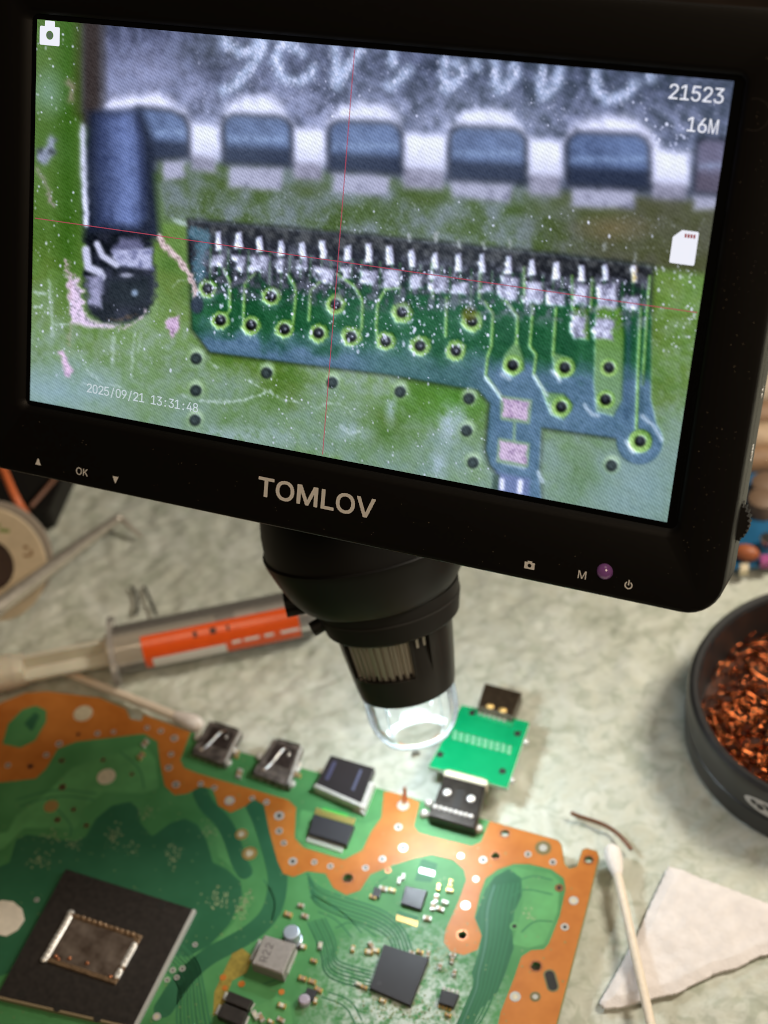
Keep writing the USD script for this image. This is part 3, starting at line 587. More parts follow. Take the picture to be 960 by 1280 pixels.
# the arm that carries the screen's back
arm_a = TIP + AX * 98; arm_b = SO + np.array([70, 0, 0]) + SY * 78 + SN * -14
obj('screen_arm', tri(hull([*(arm_a + np.array(q) for q in ((-14, -6, -8), (14, -6, -8), (-14, 8, -8), (14, 8, -8), (-14, 0, 8), (14, 0, 8))), *(arm_b + np.array(q) for q in ((-18, 0, -12), (18, 0, -12), (-18, 2, 14), (18, 2, 14), (-18, 8, 0), (18, 8, 0)))])), BLACK2, scope)
nose('focus_ring', solid([(0, 41.4), (19.0, 41.4), (19.8, 42.1), (20.9, 46.5), (21.3, 51.5), (0, 51.5)]), BLACK2)
nose('ring_seam', solid([(0, 47.4), (21.15, 47.4), (21.15, 47.9), (0, 47.9)]), HOLE)
bar_ = solid([(11.5, 19.6), (13.6, 19.6), (14.3, 20.1), (14.8, 22.5), (15.9, 30), (17.0, 38), (17.4, 41.4), (11.5, 41.4), (11.5, 19.6)])
def wedge(a0, a1, z0, z1, r0=14.2, r1=22, n=8):
    a = np.radians(np.linspace(a0, a1, n)); pts = np.vstack([np.column_stack([r1 * np.cos(a), r1 * np.sin(a)]), np.column_stack([r0 * np.cos(a[::-1]), r0 * np.sin(a[::-1])])])
    m = trimesh.creation.extrude_polygon(sg.Polygon(pts), z1 - z0, engine='earcut'); m.apply_translation((0, 0, z0)); return man(m)
barrel = nose('barrel', bar_ - wedge(-66, 10, 28.6, 40.6) - wedge(13, 31, 28.6, 40.6, 15.75), BARREL)
a = np.linspace(0, 2 * np.pi, 264, endpoint=False)
ribs = trimesh.creation.extrude_polygon(sg.Polygon(np.column_stack([(15.05 + .38 * np.sign(np.sin(a * 44))) * np.cos(a), (15.05 + .38 * np.sign(np.sin(a * 44))) * np.sin(a)])).difference(sg.Point(0, 0).buffer(12.5)), 11.6, engine='earcut')
tp = 1 + (ribs.vertices[:, 2] - 5.8) * .0075; ribs.vertices[:, 0] *= tp; ribs.vertices[:, 1] *= tp
nose('focus_wheel', ribs, mat('satin_metal', (0.50, 0.46, 0.40), 0.38, 0.8), barrel, smooth=False, off=(0, 0, 28.8), label='ribbed satin metal wheel in the window')
a = np.linspace(0, 2 * np.pi, 96, endpoint=False)
kn = trimesh.creation.extrude_polygon(sg.Polygon(np.column_stack([(3.3 + .3 * np.sign(np.sin(a * 16))) * np.cos(a), (3.3 + .3 * np.sign(np.sin(a * 16))) * np.sin(a)])), 7.5, engine='earcut')
kn.apply_transform(frame((-6, -22.5, 50.0), (0, -1, 0), (0, 0, 1))); nose('clamp_knob', kn, BLACK2, mount, smooth=False, label='ridged black clamp knob')
kn = lathe([(0, 0), (2.2, 0), (2.2, 4), (0, 4)], 24); kn.apply_transform(frame((2, -19.6, 45.5), (0, -1, -.35), (1, 0, 0))); nose('clamp_screw', kn, BLACK2, mount)
CAPM = clear('clear_cap', (0.97, 0.98, 0.98), (0.8, 0.82, 0.82), 0.012, 0.16, 1.12)
CAPEDGE = clear('clear_cap_edge', (0.9, 0.93, 0.92), (0.9, 0.92, 0.92), 0.09, 0.15, 1.2)
cap = nose('clear_cap', lathe([(13.9, 20.2), (13.9, 15), (13.7, 11.5), (13.0, 8.6), (11.8, 6.2), (10.2, 4.4), (8.6, 3.6), (8.2, 3.5), (8.2, 4.3), (9.6, 5.0), (11.0, 6.8), (12.2, 9.2), (12.9, 12), (13.1, 20.2)], 72), CAPM, smooth=50)
nose('cap_rim', lathe([(8.0, 3.2), (9.0, 3.3), (10.4, 4.2), (10.2, 4.6), (8.8, 3.9), (8.0, 3.9), (8.0, 3.2)], 72), CAPEDGE, cap, smooth=50)
for az in (-36, 38, 150, 220):
    r_ = np.radians(az); pts = [(np.cos(r_) * q, np.sin(r_) * q, z) for q, z in ((13.2, 19.5), (13.1, 14), (12.6, 10), (11.6, 7.2))]
    nose('cap_rib', tube(spline(pts, 12), .42, 6), CAPEDGE, cap, smooth=60)
nose('lens_ring', lathe([(4.6, 20.2), (9.5, 20.2), (11.2, 21.4), (11.4, 22.9), (4.6, 22.9), (4.6, 20.2)], 48), mat('lens_ring', (0.10, 0.10, 0.105), 0.4), smooth=30)
nose('lens', lathe([(0, 19.9), (2.5, 20.2), (4.5, 20.9), (4.5, 21.7), (0, 21.7)], 32), GLASSBLK, smooth=40)
LEDM = light_paint('diode_glow', LED_COLOR, 2.0)
for k in range(8):
    q = np.radians(45 * k + 20); m = trimesh.creation.icosphere(2, 1.0); m.apply_scale((1, 1, .6)); nose('diode', m, LEDM, off=(7.6 * np.cos(q), 7.6 * np.sin(q), 20.0), smooth=True)
l = UsdLux.DiskLight.Define(stage, '/World/microscope_light'); l.CreateRadiusAttr(7.0 * MM); l.CreateIntensityAttr(LED_POWER); l.CreateColorAttr(Gf.Vec3f(*LED_COLOR))
aim(l, TIP + AX * 19.0, TIP + AX * 2)


# ================================================================ the green circuit board
BH = 5.0                                                                             # height of the board's top face
board = thing('circuit_board', 'green printed circuit board with orange copper borders, ports along its far edge', 'circuit board', T(500, 1130, 0))
GREEN = usdkit.material(stage, '/World/Looks/green_mask', {
    'g': ('geometry', {}), 'n': ('noise_texture', {'scale': 70.0, 'detail': 4.0}), 'r': ('rgb_ramp', {'ramp': [(0.3, (0.050, 0.19, 0.062)), (0.7, (0.082, 0.265, 0.095))]}),
    'd': ('mapping', {'location': tuple(float(-c * MM) for c in T(505, 1262, BH)), 'scale': (1, 1, 1)}), 'l': ('gradient_texture', {'gradient_type': 'spherical'}),
    's': ('mapping', {'scale': (34.0, 34.0, 34.0)}), 'n2': ('noise_texture', {'scale': 420.0, 'detail': 5.0, 'roughness': 0.7}), 'r2': ('rgb_ramp', {'ramp': [(0.40, (0, 0, 0)), (0.62, (1, 1, 1))]}),
    'm': ('math', {'math_type': 'multiply'}), 'm2': ('math', {'math_type': 'multiply', 'value2': 1.7, 'use_clamp': True}), 'x': ('mix_color', {'blend_type': 'mix', 'b': (0.50, 0.58, 0.55)}),
    'p': ('principled_bsdf', {'roughness': 0.52, 'specular_ior_level': 0.32})},
    [('g.position', 'n.vector'), ('n.fac', 'r.fac'), ('g.position', 'd.vector'), ('d.vector', 's.vector'), ('s.vector', 'l.vector'), ('g.position', 'n2.vector'), ('n2.fac', 'r2.fac'), ('r2.color', 'm.value1'), ('l.fac', 'm.value2'),
     ('m.value', 'm2.value1'), ('r.color', 'x.a'), ('m2.value', 'x.fac'), ('x.result', 'p.base_color')], surface='p.BSDF')
DARKG = mat('dark_green_mask', (0.022, 0.105, 0.050), 0.42, color2=(0.032, 0.130, 0.064), scale=60, spec=.3)
MIDG = mat('trace_green', (0.034, 0.150, 0.068), 0.52, spec=.3)
PALEG = mat('pale_green_mask', (0.090, 0.28, 0.098), 0.52, spec=.3, noise_amt=0.2, scale=80)
ORANGE = mat('orange_copper', (0.36, 0.105, 0.012), 0.45, color2=(0.52, 0.185, 0.034), scale=55, spec=0.45)
CREAM = mat('cream_solder', (0.70, 0.62, 0.45), 0.4, 0.3, noise_amt=0.15, scale=800)
FR4 = mat('board_edge', (0.30, 0.26, 0.13), 0.6)
outline = [(-80, 925), (-20, 893), (2, 878), (32, 866), (60, 864), (125, 872), (158, 886), (163, 898), (176, 901), (180, 893), (236, 914), (300, 940), (490, 990), (615, 1027), (697, 1050), (702, 1056), (706, 1080), (712, 1086), (721, 1083), (728, 1062), (734, 1060), (746, 1064), (749, 1071), (735, 1130), (700, 1265), (660, 1420), (300, 1500), (-150, 1420)]
bg = polyg(outline, BH)
holes = [(578, 1169, 5.6), (670, 1208, 5.6), (619, 1070, 4.8), (631, 1042, 5.4), (736, 1075, 4.6), (435, 1098, 5.4)]
for x, y, r in holes: bg = bg.difference(sg.Point(*T(x, y, BH)[:2]).buffer(r * .225))
base = obj('base_plate', slab(bg, BH - 1.6, BH), GREEN, board)
ring_ = sg.LineString(bg.exterior.coords)
obj('cut_edge', slab(ring_.buffer(.06), BH - 1.58, BH - .02), FR4, board)
def inlay(name, pts, mt, rnd=.5, lift=.03, parent=board, **k):
    g = polyg(pts, BH, rnd).intersection(bg.buffer(-.12))
    return obj(name, slab(g, BH - .05, BH + lift), mt, parent, **k)
band = [(-60, 985), (45, 973), (58, 960), (72, 936), (95, 927), (180, 917), (197, 927), (200, 953), (206, 982), (218, 994), (234, 992), (250, 983), (266, 986), (273, 1007), (288, 1016), (306, 1008), (318, 999), (330, 1006), (337, 1040), (347, 1077), (354, 1092), (367, 1096), (384, 1089), (407, 1092), (417, 1110), (433, 1119), (450, 1113), (463, 1093), (487, 1083),
        (517, 1073), (540, 1068), (567, 1075), (580, 1087), (583, 1100), (573, 1127), (557, 1163), (555, 1178), (563, 1189), (580, 1194), (597, 1187), (602, 1170), (593, 1147), (600, 1117), (607, 1098), (622, 1087), (642, 1080), (662, 1080), (690, 1087), (705, 1098), (707, 1112), (700, 1145), (686, 1180), (680, 1187), (664, 1188), (652, 1196), (643, 1222), (626, 1265), (612, 1330), (600, 1420),
        (690, 1420), (700, 1265), (760, 1060), (728, 1050), (700, 1040), (613, 1024), (602, 1052), (590, 1058), (540, 1046), (523, 1041), (517, 1033), (524, 1003), (494, 990), (480, 990), (477, 1022), (464, 1040), (453, 1063), (430, 1075), (380, 1060), (368, 1048), (370, 1010), (360, 1000), (247, 967), (230, 960), (225, 950), (240, 910), (170, 880), (60, 850), (-90, 900)]
inlay('copper_border', band, ORANGE, .35, .06)
inlay('oval_window', [(3, 930), (10, 905), (28, 887), (45, 882), (58, 888), (58, 902), (44, 926), (25, 935)], GREEN, .6, .09)
inlay('oval_dark_mark', [(30, 905), (44, 890), (50, 895), (40, 915)], DARKG, .4, .11)
inlay('dark_plane', [(-40, 1100), (12, 1078), (20, 1050), (34, 1043), (93, 1052), (107, 1046), (120, 1023), (140, 1007), (163, 1002), (174, 1012), (175, 1028), (190, 1046), (213, 1029), (231, 1023), (247, 1031), (258, 1050), (266, 1078), (284, 1087), (301, 1102), (303, 1120), (287, 1155), (262, 1182), (235, 1196), (120, 1180), (-60, 1240)], DARKG, .8)
inlay('pale_plane', [(-60, 1050), (10, 1040), (20, 1020), (60, 990), (90, 960), (180, 930), (195, 950), (198, 985), (180, 992), (130, 990), (105, 1010), (96, 1035), (30, 1035), (5, 1060), (-60, 1090)], PALEG, .8, .015)
inlay('pale_plane', [(268, 1035), (283, 1030), (296, 1060), (302, 1085), (300, 1094), (285, 1080), (272, 1070)], PALEG, .4, .02)
inlay('pale_plane', [(308, 1112), (312, 1130), (300, 1160), (272, 1186), (240, 1200), (222, 1226), (215, 1218), (234, 1196), (270, 1178), (292, 1154)], PALEG, .3, .02)
inlay('pale_plane', [(640, 1084), (688, 1092), (700, 1102), (697, 1140), (680, 1180), (660, 1185), (640, 1180), (652, 1140), (656, 1110)], PALEG, .6, .02)
inlay('pale_plane', [(512, 1010), (505, 1002), (480, 1028), (462, 1048), (452, 1068), (432, 1074), (385, 1060), (372, 1046), (376, 1012), (420, 1022), (455, 1030)], PALEG, .6, .012)
def trace(pts, w, mt=DARKG, name='trace', lift=.035):
    p = np.array(pts, float)
    for _ in range(3):
        if len(p) > 2: p = np.vstack([p[:1], np.stack([p[:-1] * .75 + p[1:] * .25, p[:-1] * .25 + p[1:] * .75], 1).reshape(-1, 2), p[-1:]])
    obj(name, slab(strip(p, w, BH).intersection(bg.buffer(-.2)), BH - .05, BH + lift), mt, board)
trace([(250, 990), (258, 1008), (277, 1024), (289, 1046), (298, 1076), (306, 1090)], 4.6)
trace([(318, 1005), (330, 1030), (342, 1070), (349, 1100), (341, 1140), (318, 1164), (290, 1180), (258, 1196), (228, 1224), (205, 1260)], 5.6)
for k in range(6):                                                                   # a bundle of parallel traces
    d = k * 4.6
    trace([(384 + d * .2, 1092 + d * 1.25), (396 + d * .1, 1110 + d), (430 - d * .2, 1122 + d), (478 - d * .5, 1136 + d), (505 - d * .75, 1158 + d * .6), (516 - d, 1190 + d * .2)], .55, DARKG if k % 2 else MIDG)
for k in range(6):
    d = k * 5.2
    trace([(406 - d * .8, 1148 + d * .2), (421 - d * .7, 1178 + d * .5), (418 - d * .55, 1196 + d * .75), (426 - d * .2, 1204 + d * .9), (463, 1214 + d * .9)], .5, DARKG if k % 2 else MIDG)
inlay('dark_plane', [(607, 1112), (618, 1096), (636, 1086), (652, 1098), (652, 1120), (643, 1140), (640, 1162), (642, 1185), (632, 1215), (622, 1240), (600, 1262), (588, 1290), (566, 1290), (580, 1258), (592, 1230), (590, 1215), (600, 1185), (603, 1168), (594, 1148)], DARKG, .5)
for k in range(7):
    d = k * 6.6
    trace([(612 + d * .9, 1108 - d * .1), (602 + d, 1136 + d * .1), (603 + d * .9, 1160), (601 + d * .8, 1186), (592 + d * .8, 1218 + d * .1), (593 + d * .6, 1232 + d * .3), (582 + d * .6, 1258 + d * .3), (570 + d * .5, 1292)], .5, MIDG if k % 2 == 0 else mat('pale_trace', (0.06, 0.17, 0.11), 0.35) if k == 1 else MIDG, lift=.05)
for k in range(9):                                                                   # fanned traces beside the big package
    d = k * 5.4
    trace([(228 - d * .5, 1182 + d * .7), (246 - d * .5, 1200 + d * .7), (253 - d * .7, 1224 + d * .5), (259 - d * .9, 1262 + d * .3), (268 - d, 1310)], .5, DARKG if k % 2 else MIDG)
inlay('ground_patch', [(296, 1180), (316, 1196), (308, 1216), (290, 1226), (278, 1260), (266, 1272), (268, 1240), (282, 1210)], mat('tan_mask', (0.25, 0.19, 0.035), 0.45, noise_amt=0.3, scale=900), .4)
inlay('ground_patch', [(320, 1258), (345, 1246), (362, 1252), (366, 1280), (330, 1290)], PALEG, .6, .02)
for q in ([(527, 1073), (547, 1080), (539, 1103), (518, 1101)], [(497, 1138), (523, 1146), (521, 1154), (494, 1147)]): inlay('teal_pad_field', q, MIDG, .3)
VIAS = [(142, 915, 4, 's'), (122, 917, 5, 's'), (74, 930, 6, 's'), (58, 944, 5, 's'), (77, 951, 4.5, 'c'), (38, 958, 5.5, 'c'), (10, 957, 5, 's'), (98, 918, 4, 'c'), (184, 910, 4.5, 's'), (201, 914, 5, 's'), (218, 923, 6.5, 's'), (214, 943, 5, 's'), (211, 960, 6, 's'), (220, 981, 6.5, 's'), (251, 980, 5, 's'), (268, 985, 5, 's'), (287, 1001, 7, 'w'),
        (104, 892, 14, 'k'), (133, 971, 13, 'k'), (64, 1008, 10, 'g'), (302, 1043, 8.5, 'r'), (312, 1067, 10, 'r'), (315, 998, 4.5, 's'), (333, 1003, 5, 's'), (349, 1020, 8, 's'), (349, 1039, 6, 's'), (355, 1054, 5, 's'), (366, 1077, 7, 's'), (393, 1078, 5, 's'), (413, 1083, 5, 's'), (435, 1098, 8.5, 'h'), (457, 1085, 5, 's'), (478, 1074, 5.5, 's'), (504, 1007, 8, 'w'),
        (498, 1034, 6, 's'), (504, 1060, 7, 's'), (576, 1070, 5, 's'), (604, 1075, 6, 's'), (595, 1099, 5, 's'), (582, 1132, 6, 'w'), (578, 1169, 8, 'h'), (631, 1042, 7.5, 'h'), (619, 1070, 7, 'h'), (660, 1068, 5.5, 's'), (691, 1078, 5.5, 's'), (679, 1060, 10.5, 'o'), (736, 1075, 7, 'h'), (717, 1126, 6, 'w'), (706, 1159, 6, 's'), (699, 1110, 6.5, 'c'), (670, 1208, 8, 'h'), (644, 1246, 6.5, 'w'),
        (669, 1246, 6.5, 'o'), (643, 1158, 7, 'e'), (485, 1088, 5, 'c'), (46, 1125, 4, 's'), (124, 967, 0, 's'), (244, 1181, 4, 's'), (196, 1271, 5, 'w'), (216, 1213, 4.5, 's'), (228, 1211, 4.5, 's'), (209, 1225, 4, 's'), (221, 1222, 4, 's'), (302, 1230, 5, 'a'), (279, 1222, 5, 'a'), (352, 1240, 4.5, 'a'), (281, 1235, 4, 'a'), (129, 950, 4, 'c'), (165, 968, 3.5, 'c'), (78, 984, 6, 'c'), (92, 1012, 4, 'c'), (72, 1025, 5, 'c'), (108, 1032, 4, 'c')]
VM = {'s': (SOLDER, HOLE), 'c': (COPPER, HOLE), 'w': (SOLDER, CREAM), 'k': (CREAM, None), 'g': (GOLD, None), 'r': (GOLD, CREAM), 'h': (COPPER, None), 'o': (mat('olive_ring', (0.16, 0.13, 0.05), 0.5), SOLDER), 'e': (PALEG, HOLE), 'a': (ORANGE, None)}
for x, y, r, k in VIAS:
    if not r: continue
    R_ = r * (.222 if k in 'khgrow' else .185); c = T(x, y, BH); m1, m2 = VM[k]
    g = sg.Point(*c[:2]).buffer(R_, 8)
    if k in 'sceorwh': g = g.difference(sg.Point(*c[:2]).buffer(R_ * (.66 if k == 'h' else .48), 8))
    v = obj('solder_ring' if k in 'sceorwh' else 'solder_pad', slab(g, BH - .02, BH + (.16 if k in 'skw' else .11)), m1, board)
    if m2 is not None: obj('plug', slab(sg.Point(*c[:2]).buffer(R_ * .5, 8), BH - .02, BH + (.14 if m2 is CREAM else .075)), m2, v)
oval = sg.LineString([T(687, 1219, BH)[:2], T(691, 1233, BH)[:2]]).buffer(1.7)
obj('slot_ring', slab(oval.difference(oval.buffer(-.5)), BH - .02, BH + .11), VM['o'][0], board); obj('slot', slab(oval.buffer(-.5), BH - .02, BH + .07), HOLE, board)
obj('white_mount_pad', slab(polyg([(-14, 1130), (4, 1126), (17, 1128), (28, 1137), (31, 1150), (22, 1163), (8, 1171), (-14, 1166)], BH, .8), BH - .02, BH + .35), mat('white_pad', (0.78, 0.72, 0.62), 0.5, noise_amt=0.1, scale=300), board, label='large white round pad at the board side')
rng = np.random.default_rng(3); dots = []                                            # fine lettered solder dots, too small to pick apart
for cx, cy, w, h, n in ((52, 1076, 14, 10, 34), (142, 1046, 10, 16, 40), (217, 1068, 9, 14, 40), (272, 1124, 16, 14, 50), (300, 1136, 10, 14, 34), (182, 1016, 12, 10, 26), (68, 1045, 16, 8, 26), (168, 1058, 12, 8, 16), (262, 1040, 10, 10, 20), (310, 1122, 8, 14, 26), (90, 1055, 12, 8, 16), (500, 1262, 60, 16, 120), (548, 1200, 26, 26, 70), (660, 1140, 8, 10, 12)):
    for _ in range(n):
        c = T(cx + rng.normal() * w * .5, cy + rng.normal() * h * .5, BH)
        d = trimesh.creation.cylinder(rng.uniform(.12, .36), .1, sections=6); d.apply_translation((c[0], c[1], BH + .03)); dots.append(d)
obj('solder_specks', cat(dots), mat('pale_speck', (0.24, 0.30, 0.16), 0.5), board, kind='stuff')

rng = np.random.default_rng(17); dots = []
for _ in range(420):                                                                 # the scatter of tiny plated holes over the mask
    x, y = rng.uniform(0, 720), rng.uniform(930, 1280); c = T(x, y, BH)
    if not bg.contains(sg.Point(c[0], c[1]).buffer(1)): continue
    d = trimesh.creation.cylinder(rng.uniform(.14, .30), .12, sections=7); d.apply_translation((c[0], c[1], BH + .03)); dots.append(d)
obj('tiny_vias', cat(dots), mat('tiny_via', (0.16, 0.24, 0.10), 0.4, 0.2), board, kind='stuff')
for pts in ([(20, 1000), (70, 985), (120, 992)], [(24, 1008), (72, 993), (118, 1000)], [(150, 940), (176, 960), (180, 985)], [(60, 1000), (90, 1030), (88, 1045)], [(420, 1160), (440, 1150), (470, 1170)], [(560, 1205), (575, 1190), (577, 1150)], [(330, 1230), (352, 1222), (366, 1200)], [(640, 1120), (655, 1110), (690, 1118)], [(650, 1100), (666, 1094), (690, 1100)], [(652, 1165), (668, 1150), (690, 1152)], [(392, 1120), (430, 1140), (452, 1166)], [(398, 1140), (420, 1148), (440, 1172)],
            [(410, 1240), (440, 1250), (452, 1275)], [(402, 1246), (432, 1256), (444, 1280)], [(330, 1100), (345, 1125), (340, 1150)], [(484, 1096), (470, 1104), (466, 1124)]):
    trace(pts, .4, MIDG)

# ---- components of the board
def dirs(quad, h):
    q = [T(x, y, h) for x, y in quad]; return q, (q[1] - q[0] + q[2] - q[3]) / 2, (q[3] - q[0] + q[2] - q[1]) / 2
def lerpq(quad, a, b):
    q = np.array(quad, float); return (q[0] * (1 - a) + q[1] * a) * (1 - b) + (q[3] * (1 - a) + q[2] * a) * b
def sub(quad, a0, a1, b0, b1): return [tuple(lerpq(quad, a, b)) for a, b in ((a0, b0), (a1, b0), (a1, b1), (a0, b1))]
apu = [(82, 1086), (241, 1136), (166, 1283), (-4, 1244)]
pk = obj('processor_package', block(apu, BH + .02, BH + 1.6, .12), CHIPB, board, label='large black square package with a silver framed die')
H1 = BH + 1.6
obj('package_edge', block(sub(apu, 1.0, 1.022, .0, 1.0), BH + .1, BH + 1.55, .05), mat('edge_grey', (0.42, 0.42, 0.40), 0.5), pk); obj('package_edge', block(sub(apu, 0, 1.0, 1.0, 1.018), BH + .1, BH + 1.5, .05), mat('edge_tan', (0.26, 0.20, 0.12), 0.5), pk)
die = [(86, 1139), (178, 1169), (144, 1230), (51, 1199)]
obj('die', block(sub(die, .06, .94, .06, .94), H1 - .05, H1 + .35, .05), mat('die_brown', (0.045, 0.030, 0.022), 0.25, color2=(0.15, 0.12, 0.10), scale=210, spec=.7), pk)
DIEFRAME = mat('die_frame', (0.26, 0.17, 0.10), 0.35, 0.5, noise_amt=0.4, scale=700, bump=.2, bump_scale=900)
SILV = mat('silver_bead', (0.93, 0.91, 0.87), 0.30, 0.6, bump=0.1, bump_scale=1500)
for a0, a1, b0, b1 in ((0, 1, 0, .09), (0, 1, .91, 1)): obj('die_frame', block(sub(die, a0, a1, b0, b1), H1 - .05, H1 + .6, .15), DIEFRAME, pk)
for a0, a1 in ((0, .07), (.93, 1)): obj('die_frame', block(sub(die, a0, a1, 0, 1), H1 - .05, H1 + .55, .15), DIEFRAME, pk)
for a0, a1, b0, b1 in ((0, .075, .02, 1), (.925, 1, .2, .64), (.925, 1, .72, .88)): obj('silver_bar', block(sub(die, a0, a1, b0, b1), H1, H1 + .75, .3), SILV, pk)
for side, n, b0, b1, r0 in ((.035, 11, .03, .98, 1.0), (.965, 5, .22, .62, .85), (.965, 2, .74, .86, .8)):
    for k in range(n):
        c = T(*lerpq(die, side, b0 + (b1 - b0) * k / max(n - 1, 1)), H1 + .5); m = trimesh.creation.icosphere(2, r0 * rng.uniform(.75, 1.1)); m.apply_scale((1, 1.1, .6)); m.apply_translation(c); obj('silver_bead', m, SILV, pk, smooth=True)
for k in range(13):
    c = T(*lerpq(die, .06 + .9 * k / 12, .04), H1 + .55); m = trimesh.creation.icosphere(2, rng.uniform(.5, .75)); m.apply_translation(c); obj('resin_bead', m, DIEFRAME, pk, smooth=True)
for a, b in ((.32, .82), (.55, .8), (.15, .86), (.2, .9), (.9, .9)):
    c = T(*lerpq(die, a, b), H1 + .4); m = trimesh.creation.icosphere(2, .55); m.apply_translation(c); obj('resin_bead', m, COPPER, pk, smooth=True)
for x, y in ((110, 1101), (202, 1132), (26, 1242), (72, 1260), (122, 1273)): obj('dark_mark', slab(sg.Point(*T(x, y, H1)[:2]).buffer(1.1), H1 - .02, H1 + .03), HOLE, pk)
PORTDARK = mat('port_dark', (0.035, 0.026, 0.024), 0.3, noise_amt=.4, scale=900)
def usb(quad, label):
    h0, h1 = BH, BH + 2.5
    p = obj('port', block(quad, h0, h1, .3), SHELL, board, label=label)
    obj('port_mouth', block(sub(quad, .12, .88, -.035, .02), h0 + .5, h1 - .5, .05), HOLE, p)
    obj('top_window', block(sub(quad, .16, .86, .1, .62), h1 - .1, h1 + .04, .02), PORTDARK, p)
    q = sub(quad, .12, .9, .05, .9); s = [T(*lerpq(q, a, b), h1 + .25) for a, b in ((.1, .95), (.3, .55), (.42, .2), (.62, .12), (.72, .32))]
    obj('spring', tube(spline(s, 16), .45, 8), STEEL, p, smooth=True)
    for a0, a1, b0, b1 in ((0, .07, 0, 1), (.93, 1, 0, 1), (0, 1, .93, 1)): obj('shell_edge', block(sub(quad, a0, a1, b0, b1), h1 - .3, h1 + .1, .08), TINNED if a0 else SHELL, p)
    for k in range(5):
        c = T(*lerpq(quad, .1 + .2 * k, 1.06), BH + .3); m = trimesh.creation.icosphere(1, .62); m.apply_scale((1, 1, .6)); m.apply_translation(c); obj('solder_foot', m, SOLDER, p, smooth=True)
    for a, b in ((-.07, .55), (1.07, .55), (1.07, .92)):
        c = T(*lerpq(quad, a, b), BH + .5); m = trimesh.creation.icosphere(2, 1.0); m.apply_scale((1, 1.2, .9)); m.apply_translation(c); obj('solder_tab', m, SOLDER, p, smooth=True)
usb([(262, 901), (302, 914), (281, 956), (239, 940)], 'leftmost dark metal port with a bent bright spring')
usb([(342, 923), (378, 933), (361, 983), (315, 966)], 'middle dark metal port with a bent bright spring')
q = [(413, 943), (468, 959), (449, 1008), (393, 983)]
p = obj('port', block(q, BH, BH + 3.2, .35), mat('black_port', (0.03, 0.026, 0.028), 0.22, spec=.6), board, label='widest port, glossy black, with a metal flank')
obj('port_lip', block(sub(q, -.02, 1.02, .9, 1.0), BH + .3, BH + 3.35, .2), TINNED, p); obj('port_flank', block(sub(q, 1.0, 1.13, .35, 1.0), BH, BH + 2.4, .3), TINNED, p); obj('port_foot', block(sub(q, .9, 1.15, .98, 1.12), BH, BH + 1.2, .2), SOLDER, p)
obj('contact_tongue', block(sub(q, .12, .2, .15, .7), BH + 3.1, BH + 3.3, .05), mat('violet_sheen', (0.12, 0.12, 0.22), 0.25, .5), p); obj('contact_tongue', block(sub(q, .72, .78, .15, .7), BH + 3.1, BH + 3.3, .05), mat('violet_sheen2', (0.16, 0.17, 0.27), 0.25, .5), p)
q = [(392, 1017), (443, 1032), (433, 1056), (385, 1041)]
p = obj('driver_chip', block(q, BH + .2, BH + 1.9, .2), CHIP, board)
for k in range(11):
    for b0, b1 in ((-.34, -.02), (1.02, 1.42)): obj('pin', block(sub(q, .02 + .088 * k, .075 + .088 * k, b0, b1), BH, BH + .6, .05), SILV if b0 > 0 else GOLD, p)
inlay('bright_pad', [(404, 1009), (436, 1018), (434, 1024), (402, 1014)], mat('vivid_green', (0.04, 0.42, 0.08), 0.3), .1, .05)
q = [(557, 964), (608, 977), (593, 1036), (536, 1020)]                               # the wide video socket at the edge
p = obj('video_socket', block(q, BH, BH + 3.8, .4), mat('socket_metal', (0.05, 0.042, 0.036), 0.3, .6, noise_amt=.3, scale=600), board, label='video socket that holds the green adapter')
obj('flared_lip', block(sub(q, -.02, 1.02, -.04, .08), BH + .6, BH + 4.4, .2), mat('cream_metal', (0.78, 0.72, 0.56), 0.35, .2), p)
for a in (.2, .76):
    c = T(*lerpq(q, a, .42), BH + 3.85); m = trimesh.creation.icosphere(3, 1.25); m.apply_scale((1, 1, .5)); m.apply_translation(c); obj('latch_spring', m, SILV, p, smooth=True)
obj('latch_slot', block(sub(q, .4, .56, .3, .7), BH + 3.7, BH + 3.86, .03), HOLE, p)
obj('rear_step', block(sub(q, -.03, 1.03, .74, 1.0), BH, BH + 3.0, .3), SHELL, p)
for k in range(8):
    c = T(*lerpq(q, .06 + .115 * k, .78), BH + 3.6); m = trimesh.creation.icosphere(2, .78); m.apply_translation(c); obj('rear_contact', m, TINNED, p, smooth=True)
for a, b in ((-.1, .98), (1.08, .98), (-.09, .74)):
    c = T(*lerpq(q, a, b), BH + .8); m = trimesh.creation.icosphere(2, 1.35); m.apply_scale((1, 1, 1.0)); m.apply_translation(c); obj('solder_foot', m, TINNED, p, smooth=True)
for k in range(14): obj('pin', block(sub(q, .06 + .066 * k, .1 + .066 * k, 1.0, 1.12), BH, BH + .4, .04), SOLDER, p)
q = [(480, 1180), (536, 1198), (513, 1257), (462, 1235)]
p = obj('square_chip', block(q, BH + .02, BH + 1.4, .15), CHIP, board, label='large dark square chip nearest the front')
obj('dot_mark', slab(sg.Point(*T(474, 1229, BH + 1.4)[:2]).buffer(.55).difference(sg.Point(*T(474, 1229, BH + 1.4)[:2]).buffer(.35)), BH + 1.38, BH + 1.42), mat('chip_mark', (0.08, 0.078, 0.085), .5), p)
q = [(507, 1107), (534, 1113), (526, 1137), (501, 1129)]
obj('square_chip', block(q, BH + .02, BH + 1.1, .12), CHIP, board, label='small dark square chip below the video socket')
for k in range(7): obj('pad', block([(525 + k * 2.7, 1084 + k * .7), (527 + k * 2.7, 1084.5 + k * .7), (526 + k * 2.7, 1091 + k * .7), (524 + k * 2.7, 1090.5 + k * .7)], BH, BH + .2, .02), SOLDER, board)
